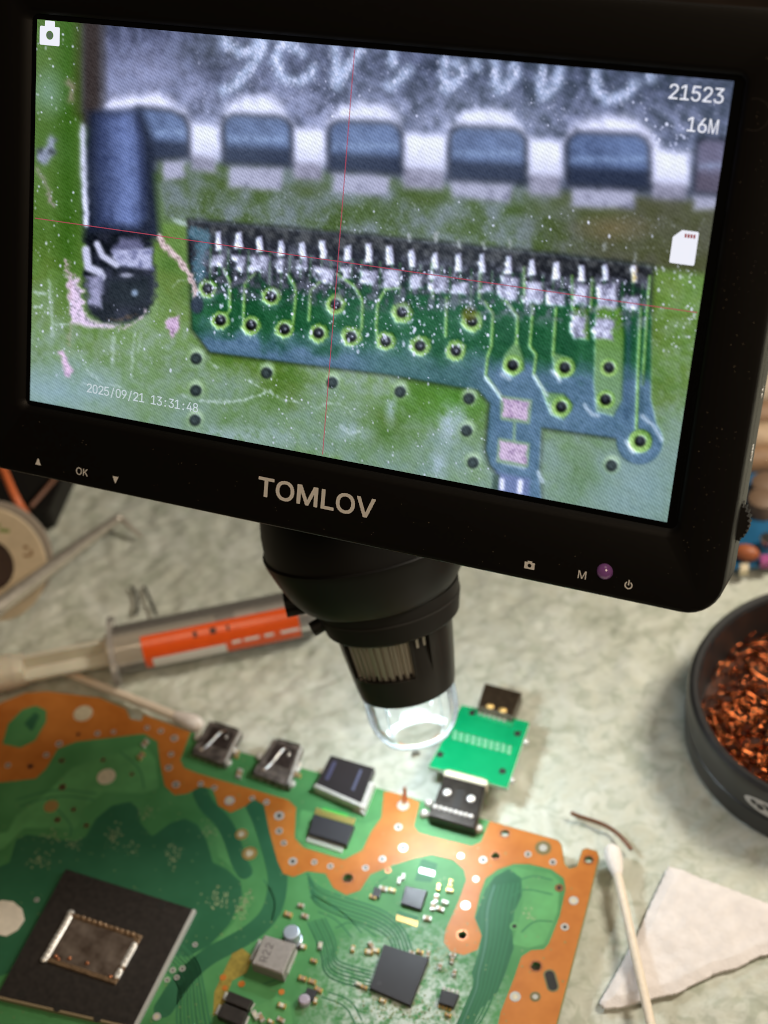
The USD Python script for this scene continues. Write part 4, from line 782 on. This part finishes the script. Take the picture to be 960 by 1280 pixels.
for k in range(8): obj('pad', block([(496 + k * 3.4, 1143 + k * 1.1), (498.2 + k * 3.4, 1143.6 + k * 1.1), (497.4 + k * 3.4, 1151 + k * 1.1), (495.2 + k * 3.4, 1150.4 + k * 1.1)], BH, BH + .2, .02), GOLD, board)
q = [(552, 1237), (574, 1243), (567, 1259), (548, 1253)]
p = obj('driver_chip', block(q, BH + .2, BH + 1.5, .15), CHIP, board)
for k in range(4):
    for b0, b1 in ((-.3, -.02), (1.0, 1.34)): obj('pin', block(sub(q, .04 + .24 * k, .18 + .24 * k, b0, b1), BH, BH + .5, .05), SOLDER if b0 < 0 else GOLD, p)
q = [(330, 1168), (369, 1179), (353, 1218), (314, 1204)]
p = obj('power_coil', block(q, BH + .1, BH + 4.2, .35), mat('coil_grey', (0.27, 0.25, 0.24), 0.5, noise_amt=.12, scale=900, bump=.03, bump_scale=4000), board, label='grey moulded power coil block')
c, dx, dy = dirs(q, BH + 4.22); t = fitted('R22', 2.3); M = frame(T(340, 1209, BH + 4.21), (0, 0, 1), -dy / np.linalg.norm(dy)); M[:3, 3] = T(*lerpq(q, .42, .82), BH + 4.19)
obj('coil_lettering', put_in(t, M), mat('coil_ink', (0.11, 0.10, 0.10), .6), p)
obj('coil_foot', block(sub(q, 1.0, 1.13, .18, .9), BH, BH + 1.3, .2), SOLDER, p); obj('coil_foot', block(sub(q, -.1, 0, .18, .9), BH, BH + 1.0, .2), SOLDER, p)
c = T(367, 1176, BH); cp = obj('round_capacitor', put_in(lathe([(0, 0), (2.5, 0), (2.5, .9), (2.3, 1), (2.3, 4.2), (2.15, 4.6), (1.9, 4.75), (0, 4.75)], 40), frame(c + (0, 0, .05), (0, 0, 1))), mat('capacitor_can', (0.52, 0.60, 0.74), 0.3, .5), board, smooth=35, label='pale blue round can capacitor')
obj('capacitor_base', block([(356, 1163), (378, 1168), (375, 1186), (352, 1181)], BH, BH + .9, .1), CHIPB, cp)
for q in ([(286, 1238), (316, 1250), (309, 1262), (281, 1251)], [(279, 1253), (309, 1265), (302, 1283), (271, 1270)]):
    p = obj('black_transistor', block(q, BH + .1, BH + 2.4, .2), CHIPB, board); obj('transistor_tab', block(sub(q, 1.0, 1.14, .2, .9), BH, BH + .6, .1), SOLDER, p); obj('transistor_tab', block(sub(q, -.12, 0, .2, .9), BH, BH + .6, .1), SOLDER, p)
CAPB = mat('ceramic_tan', (0.34, 0.24, 0.15), 0.5)
def smd(x, y, s=5.0, ang=15, body=CAPB, ends=SOLDER):
    a = math.radians(ang); ux, uy = math.cos(a), math.sin(a)
    def qd(l0, l1, w): return [(x + ux * l0 + uy * w, y + uy * l0 - ux * w), (x + ux * l1 + uy * w, y + uy * l1 - ux * w), (x + ux * l1 - uy * w, y + uy * l1 + ux * w), (x + ux * l0 - uy * w, y + uy * l0 + ux * w)]
    p = obj('chip_capacitor', block(qd(-s * .55, s * .55, s * .5), BH, BH + .8, .06), body, board)
    for l0, l1 in ((-s, -s * .55), (s * .55, s)): obj('end_cap', block(qd(l0, l1, s * .54), BH, BH + .85, .08), ends, p)
for x, y, s, ang in ((181, 928, 5, -50), (176, 944, 5, -50), (296, 942, 4.5, 105), (299, 966, 6, 105), (374, 955, 4, 105), (372, 968, 4, 15), (360, 1142, 5, 20), (381, 1144, 4.5, 20), (376, 1131, 4, 15), (378, 1182, 4.5, 15), (400, 1181, 4.5, 100), (392, 1200, 4, 20), (441, 1185, 4, 100), (464, 1181, 5, 60), (461, 1189, 5, 10), (469, 1187, 5, 10), (319, 1268, 6, 60), (326, 1271, 6, 60), (352, 1256, 5, 20), (351, 1274, 5, 30), (338, 1276, 4, 30), (378, 1222, 5, 20),
                     (390, 1226, 5, 20), (398, 1236, 5, 30), (394, 1250, 4, 100), (479, 1110, 5, 15), (490, 1112, 4, 15), (466, 1120, 4, 15), (499, 1100, 4, 100), (504, 1095, 3.5, 100), (548, 1108, 4, 100), (563, 1103, 4, 100), (562, 1112, 4, 10), (545, 1122, 5, 100), (550, 1135, 5, 20), (541, 1132, 5, 100), (556, 1127, 4, 20), (534, 1147, 5, 10), (520, 1060, 0, 0), (515, 1190, 4, 20), (525, 1189, 4, 20), (535, 1192, 4, 100), (550, 1207, 4, 100), (565, 1200, 4, 100), (568, 1215, 4, 100), (566, 1193, 4, 10), (448, 1229, 4, 20), (455, 1233, 4, 20), (478, 1250, 4, 20), (560, 1268, 4, 20)):
    if s: smd(x, y, s, ang, CAPB if (x * 7 + y) % 3 else WHITE, SOLDER if (x + y) % 2 else GOLD)
obj('square_chip', block([(468, 1108), (477, 1111), (474, 1122), (465, 1119)], BH, BH + .9, .1), CHIP, board, label='tiny dark square chip')
p = obj('square_chip', block([(384, 1234), (396, 1238), (392, 1250), (380, 1246)], BH, BH + 1.1, .1), CHIP, board, label='tiny chip with a pale violet cap')
obj('violet_cap', put_in(lathe([(0, 0), (1.6, 0), (1.6, 1.6), (1.2, 2), (0, 2.1)], 24), frame(T(381, 1253, BH), (0, 0, 1))), mat('violet_can', (0.55, 0.50, 0.62), .35, .4), p, smooth=35)
obj('wire_stub', tube(spline([T(505, 1004, BH), T(506, 995, BH + 3), T(506, 985, BH + 6)], 8), .55, 8), COPPER, board, smooth=True)
obj('board_foot', slab(sg.Point(*T(560, 1150, BH)[:2]).buffer(5), .3, BH - 1.6), HOLE, board); obj('board_foot', slab(sg.Point(*T(150, 1000, BH)[:2]).buffer(5), .3, BH - 1.6), HOLE, board); obj('board_foot', slab(sg.Point(*T(650, 1250, BH)[:2]).buffer(3), .3, BH - 1.6), HOLE, board)

# ================================================================ the small green adapter in the video socket
AH = 7.4
ad = thing('green_adapter', 'small bright green adapter board with two metal plugs, pushed into the video socket', 'adapter', T(600, 935, 0))
aq = [(577, 881), (662, 903), (634, 985), (536, 958)]
AG = mat('adapter_green', (0.0, 0.235, 0.085), 0.3, color2=(0.006, 0.29, 0.11), scale=70)
g = polyg(aq, AH)
obj('adapter_board', slab(g, AH - 1.5, AH), AG, ad); obj('board_edge', slab(sg.LineString(g.exterior.coords).buffer(.1), AH - 1.47, AH - .03), mat('pale_edge', (0.42, 0.55, 0.40), .5), ad)
for x, y in ((647, 917), (628, 964), (550, 943), (590, 891)): obj('mounting_hole', slab(sg.Point(*T(x, y, AH)[:2]).buffer(1.05), AH - .02, AH + .03), HOLE, ad)
for k in range(10):
    c = lerpq(aq, .12 + .083 * k, .46); qd = [(c[0] - 1.5, c[1] - 5.5), (c[0] + 2.0, c[1] - 4.8), (c[0] + .8, c[1] + 5), (c[0] - 2.7, c[1] + 4.3)]
    g = polyg(qd, AH); obj('printed_frame', slab(g.difference(g.buffer(-.2)), AH - .02, AH + .03), mat('pale_ink', (0.40, 0.56, 0.45), .5) if k == 0 else UsdShade.Material.Get(stage, '/World/Looks/pale_ink'), ad)
for k in range(6): obj('pin_pad', block([(599 + k * 6.2, 886 + k * 1.6), (602 + k * 6.2, 886.8 + k * 1.6), (600.5 + k * 6.2, 893.5 + k * 1.6), (597.5 + k * 6.2, 892.7 + k * 1.6)], AH, AH + .3, .05), STEEL, ad)
q = [(606, 853), (652, 865), (640, 896), (597, 883)]
p = obj('plug', block(q, AH - 2.6, AH + 2.6, .4), mat('plug_metal', (0.11, 0.078, 0.050), 0.3, .8, noise_amt=.3, scale=500), ad, label='far dark metal plug of the adapter')
for a in (.33, .7):
    c = T(*lerpq(q, a, .86), AH + 2.6); m = trimesh.creation.icosphere(2, 1.3); m.apply_scale((1, .7, .5)); m.apply_translation(c); obj('gold_spring', m, GOLD, p, smooth=True)
q = [(560, 961), (606, 973), (604, 979), (558, 967)]
obj('plug', block(q, AH - 2.6, AH + 1.2, .3), mat('plug_gold', (0.70, 0.58, 0.36), 0.35, .25), ad, label='near plug seated in the video socket')
for x, y in ((657, 928), (640, 976)): m = trimesh.creation.icosphere(2, 1.1); m.apply_translation(T(x, y, AH - 1)); obj('edge_solder', m, SOLDER, ad, smooth=True)

# ================================================================ syringe
sy = thing('syringe', 'clear plastic syringe with a cream plunger and an orange label', 'syringe', T(250, 800, 0))
A_, B_ = T(146, 813, 8.6), T(398, 762, 8.6); AXS = (B_ - A_) / np.linalg.norm(B_ - A_); LS = np.linalg.norm(B_ - A_)
SYM = frame(A_, AXS, (0, 0, 1))                                                      # x up, y = axis x up
R_S = 8.1
def syr(name, mesh, mt, smooth=35, parent=None, **k): return obj(name, put_in(mesh, SYM), mt, parent or sy, smooth, **k)
CLEAR = clear('clear_barrel', (0.99, 0.985, 0.98), (0.86, 0.80, 0.73), 0.17, 0.08)
barrel_s = syr('barrel', lathe([(R_S, 0), (R_S, LS - 3), (R_S - 1.2, LS), (2.2, LS + 1.5), (2.0, LS + 12), (1.4, LS + 12), (1.4, LS), (R_S - 1.6, LS - 1.5), (R_S - .9, LS - 4), (R_S - .9, 0), (R_S, 0)], 56), CLEAR)
fl = trimesh.creation.extrude_polygon(sg.Polygon([(x, y) for x, y in zip(8.1 * np.cos(np.linspace(0, 6.283, 40)), 14.0 * np.sin(np.linspace(0, 6.283, 40)))]).difference(sg.Point(0, 0).buffer(R_S - 1)), 1.7, engine='earcut'); fl.apply_translation((0, 0, -1.6))
syr('finger_flange', fl, clear('cloudy_flange', (0.9, 0.88, 0.86), (0.62, 0.58, 0.55), 0.45, 0.1), False, barrel_s)
pl = syr('plunger', cat([trimesh.creation.box(bounds=[(-5.6, -.7, -62), (5.6, .7, 34)]), trimesh.creation.box(bounds=[(-.7, -5.6, -62), (.7, -.71, 34)]), trimesh.creation.box(bounds=[(-.7, .71, -62), (.7, 5.6, 34)])]), WHITE, False)
for z in (-34, -2, 33): syr('plunger_disc', lathe([(0, z - .8), (6.0, z - .8), (6.0, z + .8), (0, z + .8)], 40), WHITE, 35, pl)
syr('plunger_sleeve', lathe([(0, -62), (6.2, -62), (6.0, -34), (5.4, -30), (0, -30)], 40), WHITE, 35, pl)
ks = LS * .545
syr('rubber_stopper', lathe([(0, ks - 3.2), (6.3, ks - 3.2), (6.4, ks - 2), (5.9, ks), (6.4, ks + 2), (6.2, ks + 3), (0, ks + 4.5)], 40), BLACK2, 35)
syr('white_paste', lathe([(0, ks + 4.6), (6.2, ks + 3.2), (6.2, ks + 10), (0, ks + 10)], 32), mat('paste', (0.55, 0.48, 0.45), .5), 35)
syr('grey_paste', lathe([(0, ks + 10.1), (6.2, ks + 10.1), (6.2, LS - 2), (0, LS - 2)], 32), mat('grey_paste', (0.30, 0.28, 0.26), .5), 35)
def wrap(name, z0, z1, a0, a1, mt, lift, parent=None):
    a = np.radians(np.linspace(a0, a1, 24)); V, F = [], []
    for z in (z0, z1):
        V += [(np.cos(t) * (R_S + lift), np.sin(t) * (R_S + lift), z) for t in a]
    n = len(a)
    for i in range(n - 1): F += [(i, i + 1, n + i + 1), (i, n + i + 1, n + i)]
    return syr(name, trimesh.Trimesh(V, F, process=False), mt, True, parent)
SGN = 1 if (SYM[:3, 1] @ (CAM - A_)) > 0 else -1
lab = wrap('orange_label', 9, LS - 7, SGN * 24, SGN * 112, mat('orange_label', (0.78, 0.095, 0.012), 0.28, noise_amt=.05), .10, barrel_s)
wrap('white_label_band', 11.5, LS * .53, SGN * 80, SGN * 112, mat('label_white', (0.72, 0.70, 0.67), .35), .16, lab)
for k, (z, w) in enumerate(((26, 1.2), (31.5, 2.0), (37, .8))): wrap('label_mark', z, z + w, SGN * 36, SGN * 50, mat('label_ink', (0.05, 0.02, 0.015), .5) if k == 0 else UsdShade.Material.Get(stage, '/World/Looks/label_ink'), .17, lab)
for k, (z, w) in enumerate(((LS * .56, 3), (LS * .62, 5), (LS * .72, 3), (LS * .8, 6))): wrap('label_print', z, z + w, SGN * 76, SGN * 84, UsdShade.Material.Get(stage, '/World/Looks/label_white'), .17, lab)

# ================================================================ swabs, wipe, wire, pick
def swab(name, label, a, b, head0, head_r, ha, hb, r=1.25):
    A, Bp = T(*a, ha), T(*b, hb); s = thing(name, label, 'cotton swab', (A + Bp) / 2 * (1, 1, 0))
    d = (Bp - A) / np.linalg.norm(Bp - A); obj('stick', tube([A + d * 4, A * .6 + Bp * .4, Bp], r, 14), PAPERSTICK, s, smooth=True)
    M = frame(A, d); L_ = head0
    m = put_in(lathe([(0, -.2), (head_r * .55, .1), (head_r * .88, 1.2), (head_r, 3), (head_r * .98, L_ * .5), (head_r * .8, L_ * .8), (r * 1.15, L_), (r, L_ + .3)], 28), M)
    m.vertices += (noise(m.vertices * 1.3, 4)[:, None] - .5) * .25 * np.array([1, 1, 1]); obj('cotton_head', m, COTTON, s, smooth=True)
swab('cotton_swab', 'cotton swab lying across the white wipe beside the board edge', (764, 1058), (818, 1300), 9.5, 2.5, 2.6, 5.4)
swab('cotton_swab', 'cotton swab lying behind the board, half under the syringe plunger', (252, 908), (60, 832), 10.0, 2.7, 2.7, 1.5, 1.5)
def wipe():
    g = polyg([(835, 1078), (850, 1081), (870, 1090), (915, 1107), (965, 1126), (1010, 1140), (1020, 1175), (985, 1186), (950, 1192), (925, 1206), (895, 1214), (866, 1228), (850, 1238), (812, 1246), (780, 1256), (755, 1258), (747, 1250), (768, 1215), (795, 1165), (815, 1120)], 2, .6)
    x0, y0, x1, y1 = g.bounds; xs, ys = np.arange(x0, x1, .35), np.arange(y0, y1, .35); X, Y = np.meshgrid(xs, ys)
    import shapely
    ins = shapely.contains_xy(g, X.ravel(), Y.ravel()).reshape(X.shape); d = shapely.distance(shapely.points(X.ravel(), Y.ravel()), g.exterior).reshape(X.shape)
    P = np.stack([X, Y, 0 * X], -1)
    Z = .25 + 1.1 * np.clip(d / 3.0, 0, 1) + (fbm(P / 11, 3, 4) - .4) * 1.5 * np.clip(d / 5, 0, 1) + (fbm(P / 2.6, 2, 6) - .4) * .35
    ii = -np.ones(X.shape, int); ii[ins] = np.arange(ins.sum()); f = []
    a, b, c, e = ii[:-1, :-1], ii[:-1, 1:], ii[1:, 1:], ii[1:, :-1]; ok = (a >= 0) & (b >= 0) & (c >= 0) & (e >= 0)
    F = np.vstack([np.stack([a[ok], b[ok], c[ok]], 1), np.stack([a[ok], c[ok], e[ok]], 1)])
    top = np.stack([X[ins], Y[ins], Z[ins]], 1); bot = top * (1, 1, 0) + (0, 0, -.3); n = len(top)
    m = trimesh.Trimesh(np.vstack([top, bot]), np.vstack([F, F[:, ::-1] + n]), process=False)
    ed = trimesh.Trimesh(top, F, process=False); u = ed.edges[trimesh.grouping.group_rows(ed.edges_sorted, require_count=1)]
    m = trimesh.Trimesh(m.vertices, np.vstack([m.faces, np.stack([u[:, 1], u[:, 0], u[:, 0] + n], 1), np.stack([u[:, 1], u[:, 0] + n, u[:, 1] + n], 1)]), process=False)
    p = obj('cleaning_wipe', m, mat('wipe_cloth', (0.73, 0.685, 0.68), .9, noise_amt=.07, scale=260, bump=.25, bump_scale=1600), smooth=True)
    tag(p, 'folded pinkish white cleaning wipe under the swab stick', 'wipe')
wipe()
p = obj('copper_wire', tube(spline([T(714, 1016, .9), T(735, 1024, .8), T(757, 1032, .8), T(775, 1045, .8), T(789, 1062, .9)], 24), .62, 8), mat('brown_wire', (0.20, 0.095, 0.055), .4, .5), smooth=True); tag(p, 'short bent brown wire lying between the board corner and the tin', 'wire')
for pts, lb in (([(164, 733, .5), (170, 743, .5), (172, 755, .5), (170, 768, .5)], 'left one of two short dark wire ends behind the syringe'), ([(180, 733, .5), (184, 742, .5), (190, 756, .5), (195, 768, .5)], 'right one of two short dark wire ends behind the syringe')):
    p = obj('wire_end', tube(spline([T(*q) for q in pts], 14), .55, 8), mat('dark_wire', (0.05, 0.045, 0.038), .45, .4) if not stage.GetPrimAtPath('/World/Looks/dark_wire') else UsdShade.Material.Get(stage, '/World/Looks/dark_wire'), smooth=True); tag(p, lb, 'wire')
p = obj('metal_pick', tube([T(-40, 795, 26), T(0, 757, 23), T(60, 712, 17), T(120, 667, 9), T(143, 651, 5.6), T(149, 647, 5.4), T(153, 649, 5), T(162, 658, 3.4), T(177, 671, 1.0)], [3.0, 2.9, 2.5, 2.0, 1.75, 1.5, 1.2, .9, .5], 16), mat('pick_steel', (0.66, 0.60, 0.52), .30, .7, noise_amt=.15, scale=300), smooth=True); tag(p, 'slim steel pick with a bent tip lying by the spool', 'pick')
p = obj('solder_crumb', tube(spline([T(515, 944, .4), T(519, 941, .8), T(524, 942, .4)], 8), .5, 6), HOLE, smooth=True); tag(p, 'tiny dark crumb under the clear microscope cap', 'crumb')

# ================================================================ tin of copper wool
TC = np.array([119.1, 42.3, 0]); tin = thing('tip_cleaner_tin', 'round black tin filled with copper wool at the right', 'tin', TC)
TINM = mat('black_tin', (0.020, 0.020, 0.021), .36, spec=.5, noise_amt=.1, scale=300, bump=.02, bump_scale=3000)
def at_tin(m): m = m.copy(); m.apply_translation(TC); return m
tb = obj('tin_body', at_tin(lathe([(0, .3), (42.6, .3), (43.6, 1.2), (43.7, 8.6), (43.3, 8.9), (43.3, 9.4), (43.7, 9.7), (43.6, 18.0), (43.0, 19.8), (41.8, 20.6), (40.6, 20.4), (39.9, 19.4), (39.6, 2.5), (0, 2.0)], 128)), TINM, tin, smooth=30)
rng = np.random.default_rng(11); curls = []
for k in range(330):
    r = 38 * math.sqrt(rng.random()); a = rng.random() * 6.283; c = np.array([r * math.cos(a), r * math.sin(a), 4 + 4.5 * rng.random() * (1 - (r / 46) ** 2) + 1])
    n = 26; t = np.linspace(0, rng.uniform(6, 11), n); R_ = rng.uniform(3.0, 7.0); q = trimesh.transformations.random_rotation_matrix(rng.random(3))[:3, :3]
    h = np.column_stack([R_ * np.cos(t), R_ * np.sin(t), (t - t.mean()) * rng.uniform(.5, 1.1)]) @ q.T * (1, 1, .6) + c
    rr = np.hypot(h[:, 0], h[:, 1]); h[:, :2] *= np.minimum(1, 38.6 / np.maximum(rr, 1))[:, None]; h[:, 2] = np.clip(h[:, 2], 2.6, 12)
    curls.append(tube(h, np.full(n, rng.uniform(.14, .27)), 6))
for k in range(60):
    r = 34 * math.sqrt(rng.random()); a = rng.random() * 6.283; R_ = rng.uniform(4, 9); n = 30; t = np.linspace(0, rng.uniform(3, 6), n) + rng.random() * 6
    h = np.column_stack([r * math.cos(a) + R_ * np.cos(t), r * math.sin(a) + R_ * np.sin(t) * rng.uniform(.5, 1), 8.5 + 2.5 * rng.random() + 1.6 * np.sin(t * 1.7 + rng.random() * 6)])
    rr = np.hypot(h[:, 0], h[:, 1]); h[:, :2] *= np.minimum(1, 38.4 / np.maximum(rr, 1))[:, None]; curls.append(tube(h, np.full(n, rng.uniform(.2, .36)), 6))
obj('copper_wool', at_tin(cat(curls)), WOOL, tin, smooth=True, kind='stuff')
obj('tin_floor', at_tin(lathe([(0, 2.6), (39.2, 2.6), (39.2, 2.2), (0, 2.2)], 64)), mat('tin_floor', (0.06, 0.02, 0.010), .6), tin)
a0 = math.atan2(*(T(950, 1022, 10) - TC)[[1, 0]])
def on_wall(mesh, z, ang, lift=.05):
    m = trimesh.remesh.subdivide_to_size(mesh.vertices, mesh.faces, .8); m = trimesh.Trimesh(*m, process=False); v = m.vertices.copy(); th = ang + v[:, 0] / 43.7; r = 43.7 + lift + v[:, 2]
    m.vertices = np.column_stack([TC[0] + r * np.cos(th), TC[1] + r * np.sin(th), z + v[:, 1]]); return m
em = sg.Point(0, 0).buffer(1); em = so.transform(lambda x, y: (np.asarray(x) * 8.6, np.asarray(y) * 2.9), em)
e1 = obj('emblem', on_wall(shape(em, .02), 13.6, a0 + .06), mat('emblem_white', (0.46, 0.45, 0.45), .5, noise_amt=.2, scale=1500), tin)
rng = np.random.default_rng(4)
mk = so.unary_union([sg.Point(x, y).buffer(r) for x, y, r in ((-5.6, .2, 1.0), (-3.4, -.4, 1.2), (-1.0, .6, 1.0), (1.2, -.6, 1.2), (3.4, .5, 1.0), (5.4, -.2, .9), (-2.2, 1.4, .5), (2.4, 1.3, .5))])
obj('emblem_marks', on_wall(shape(mk, .02), 13.6, a0 + .06, .09), TINM, e1)

# ================================================================ things at the edges
SPC = T(-16, 706, 15); VW = (CAM - SPC) / np.linalg.norm(CAM - SPC)
sp_ax = VW + .34 * (RX[:, 1] * .75 - RX[:, 0] * .85); sp_ax /= np.linalg.norm(sp_ax)
spool = thing('solder_spool', 'cream plastic spool leaning at the left edge behind the pick', 'spool', SPC * (1, 1, 0))
SPM = frame(SPC, sp_ax, (1, 0, 0)); SPOOLM = mat('spool_cream', (0.55, 0.44, 0.30), .45, noise_amt=.08, scale=200)
def spl(name, mesh, mt, smooth=35, parent=None): return obj(name, put_in(mesh, SPM), mt, parent or spool, smooth)
fl1 = spl('front_flange', lathe([(9.6, -.9), (20.2, -.9), (20.8, -.3), (20.8, .5), (20.2, .9), (9.6, .9), (9.6, -.9)], 72), SPOOLM)
spl('rear_flange', lathe([(9.6, -10), (20.6, -10), (20.8, -9.4), (20.6, -8.2), (9.6, -8.2), (9.6, -10)], 72), mat('spool_grey', (0.34, 0.29, 0.24), .5)); spl('hub', lathe([(9.6, -8.2), (12, -8.2), (12, -.9), (9.6, -.9), (9.6, -8.2)], 48), mat('hub_brown', (0.16, 0.10, 0.08), .5)); spl('hub_back', lathe([(0, -9.0), (9.5, -9.0), (9.5, -8.4), (0, -8.4)], 40), mat('hub_inner', (0.10, 0.065, 0.055), .6))
GP = mat('green_print', (0.20, 0.26, 0.08), .5); BP = mat('brown_print', (0.27, 0.16, 0.08), .5)
for (dx, dy, w, h, mt) in ((5.5, 13.2, 3.6, 1.3, GP), (2.0, 15.0, 4.0, 1.1, GP), (-3, 14.6, 3, 1.1, GP), (13.2, 8.2, 1.6, 1.2, BP), (15.2, 6.4, 1.0, 2.2, BP), (13.6, 5.2, 2.2, .9, BP), (12, -9, 3, 1, GP)):
    m = trimesh.creation.box((w, h, .06)); m.apply_translation((dx, dy, .93)); spl('printed_mark', m, mt, False, fl1)
case = thing('black_case', 'black case standing behind the spool at the left edge', 'case', T(40, 620, 0))
q = [tuple(T(68, 661, 0)[:2]), tuple(T(100, 590, 0)[:2]), tuple(T(140, 500, 0)[:2]), tuple(T(-160, 430, 0)[:2]), tuple(T(-160, 640, 0)[:2])]
obj('case_body', trimesh.creation.extrude_polygon(sg.Polygon(q).convex_hull.buffer(-2).buffer(2, 4), 9, engine='earcut'), BLACK2, case, smooth=30)
p = obj('orange_cable', tube(spline([T(-14, 560, 26), T(2, 583, 26), T(13, 608, 25), T(25, 632, 21), T(37, 650, 13), T(47, 668, 6)], 30), 1.5, 12), mat('orange_sheath', (0.62, 0.15, 0.05), .45), smooth=True); tag(p, 'thin orange cable hanging over the spool rim', 'cable')
p = obj('brown_cable', tube(spline([T(38, 634, 12), T(52, 618, 13), T(64, 604, 13), T(78, 588, 12)], 16), .9, 8), mat('brown_sheath', (0.16, 0.07, 0.04), .5), smooth=True); tag(p, 'thin brown cable crossing the black case', 'cable')
bb = thing('blue_circuit_board', 'blue circuit board with coils lying at the right behind the screen edge', 'circuit board', T(950, 650, 0))
obj('board_plate', slab(polyg([(896, 712), (1010, 700), (1016, 588), (905, 592)], 4), 2.4, 4.0), mat('blue_mask', (0.012, 0.085, 0.185), .35, noise_amt=.25, scale=80), bb)
for x, y in ((957, 618), (953, 638), (985, 622)):
    m = put_in(lathe([(0, 0), (5.4, 0), (5.6, 1), (5.2, 6.0), (3.2, 7.2), (0, 7.2)], 28), frame(T(x, y, 4), (0, 0, 1))); obj('coil', m, mat('tan_coil', (0.15, 0.095, 0.06), .6) if not stage.GetPrimAtPath('/World/Looks/tan_coil') else UsdShade.Material.Get(stage, '/World/Looks/tan_coil'), bb, smooth=35)
m = trimesh.creation.icosphere(3, 1); m.apply_scale((4.4, 2.8, 3)); m.apply_translation(T(933, 691, 6.5)); obj('orange_capacitor', m, mat('orange_drop', (0.30, 0.085, 0.03), .5), bb, smooth=True)
obj('silver_can', put_in(lathe([(0, 0), (2.6, 0), (2.6, 5), (2.2, 5.6), (0, 5.6)], 24), frame(T(958, 686, 4), (0, 0, 1))), STEEL, bb, smooth=35); obj('magenta_part', block([(950, 693), (968, 691), (968, 702), (951, 703)], 4, 7, .4), mat('magenta_block', (0.30, 0.06, 0.20), .5), bb)
obj('board_lug', block([(925, 704), (936, 703), (936, 711), (925, 712)], 2, 5, .3), CREAM, bb)
for k, (y, r, c) in enumerate(((574, 5.5, (0.22, 0.13, 0.07)), (548, 6.0, (0.36, 0.26, 0.17)), (520, 6.0, (0.20, 0.12, 0.07)), (488, 7, (0.40, 0.33, 0.25)))):
    pts = [T(880, y + 8, r), T(930, y + 2, r), T(980, y - 2, r), T(1040, y - 12, r)]
    p = obj('wooden_rod', tube(spline(pts, 14), r, 14), mat(f'rod_wood_{"abcd"[k]}', c, .6, noise_amt=.25, scale=120), smooth=True)
    tag(p, ('dark brown rod just behind the blue board', 'tan rod second behind the blue board', 'dark brown rod third behind the blue board', 'pale tan rod farthest behind the blue board')[k], 'rod')
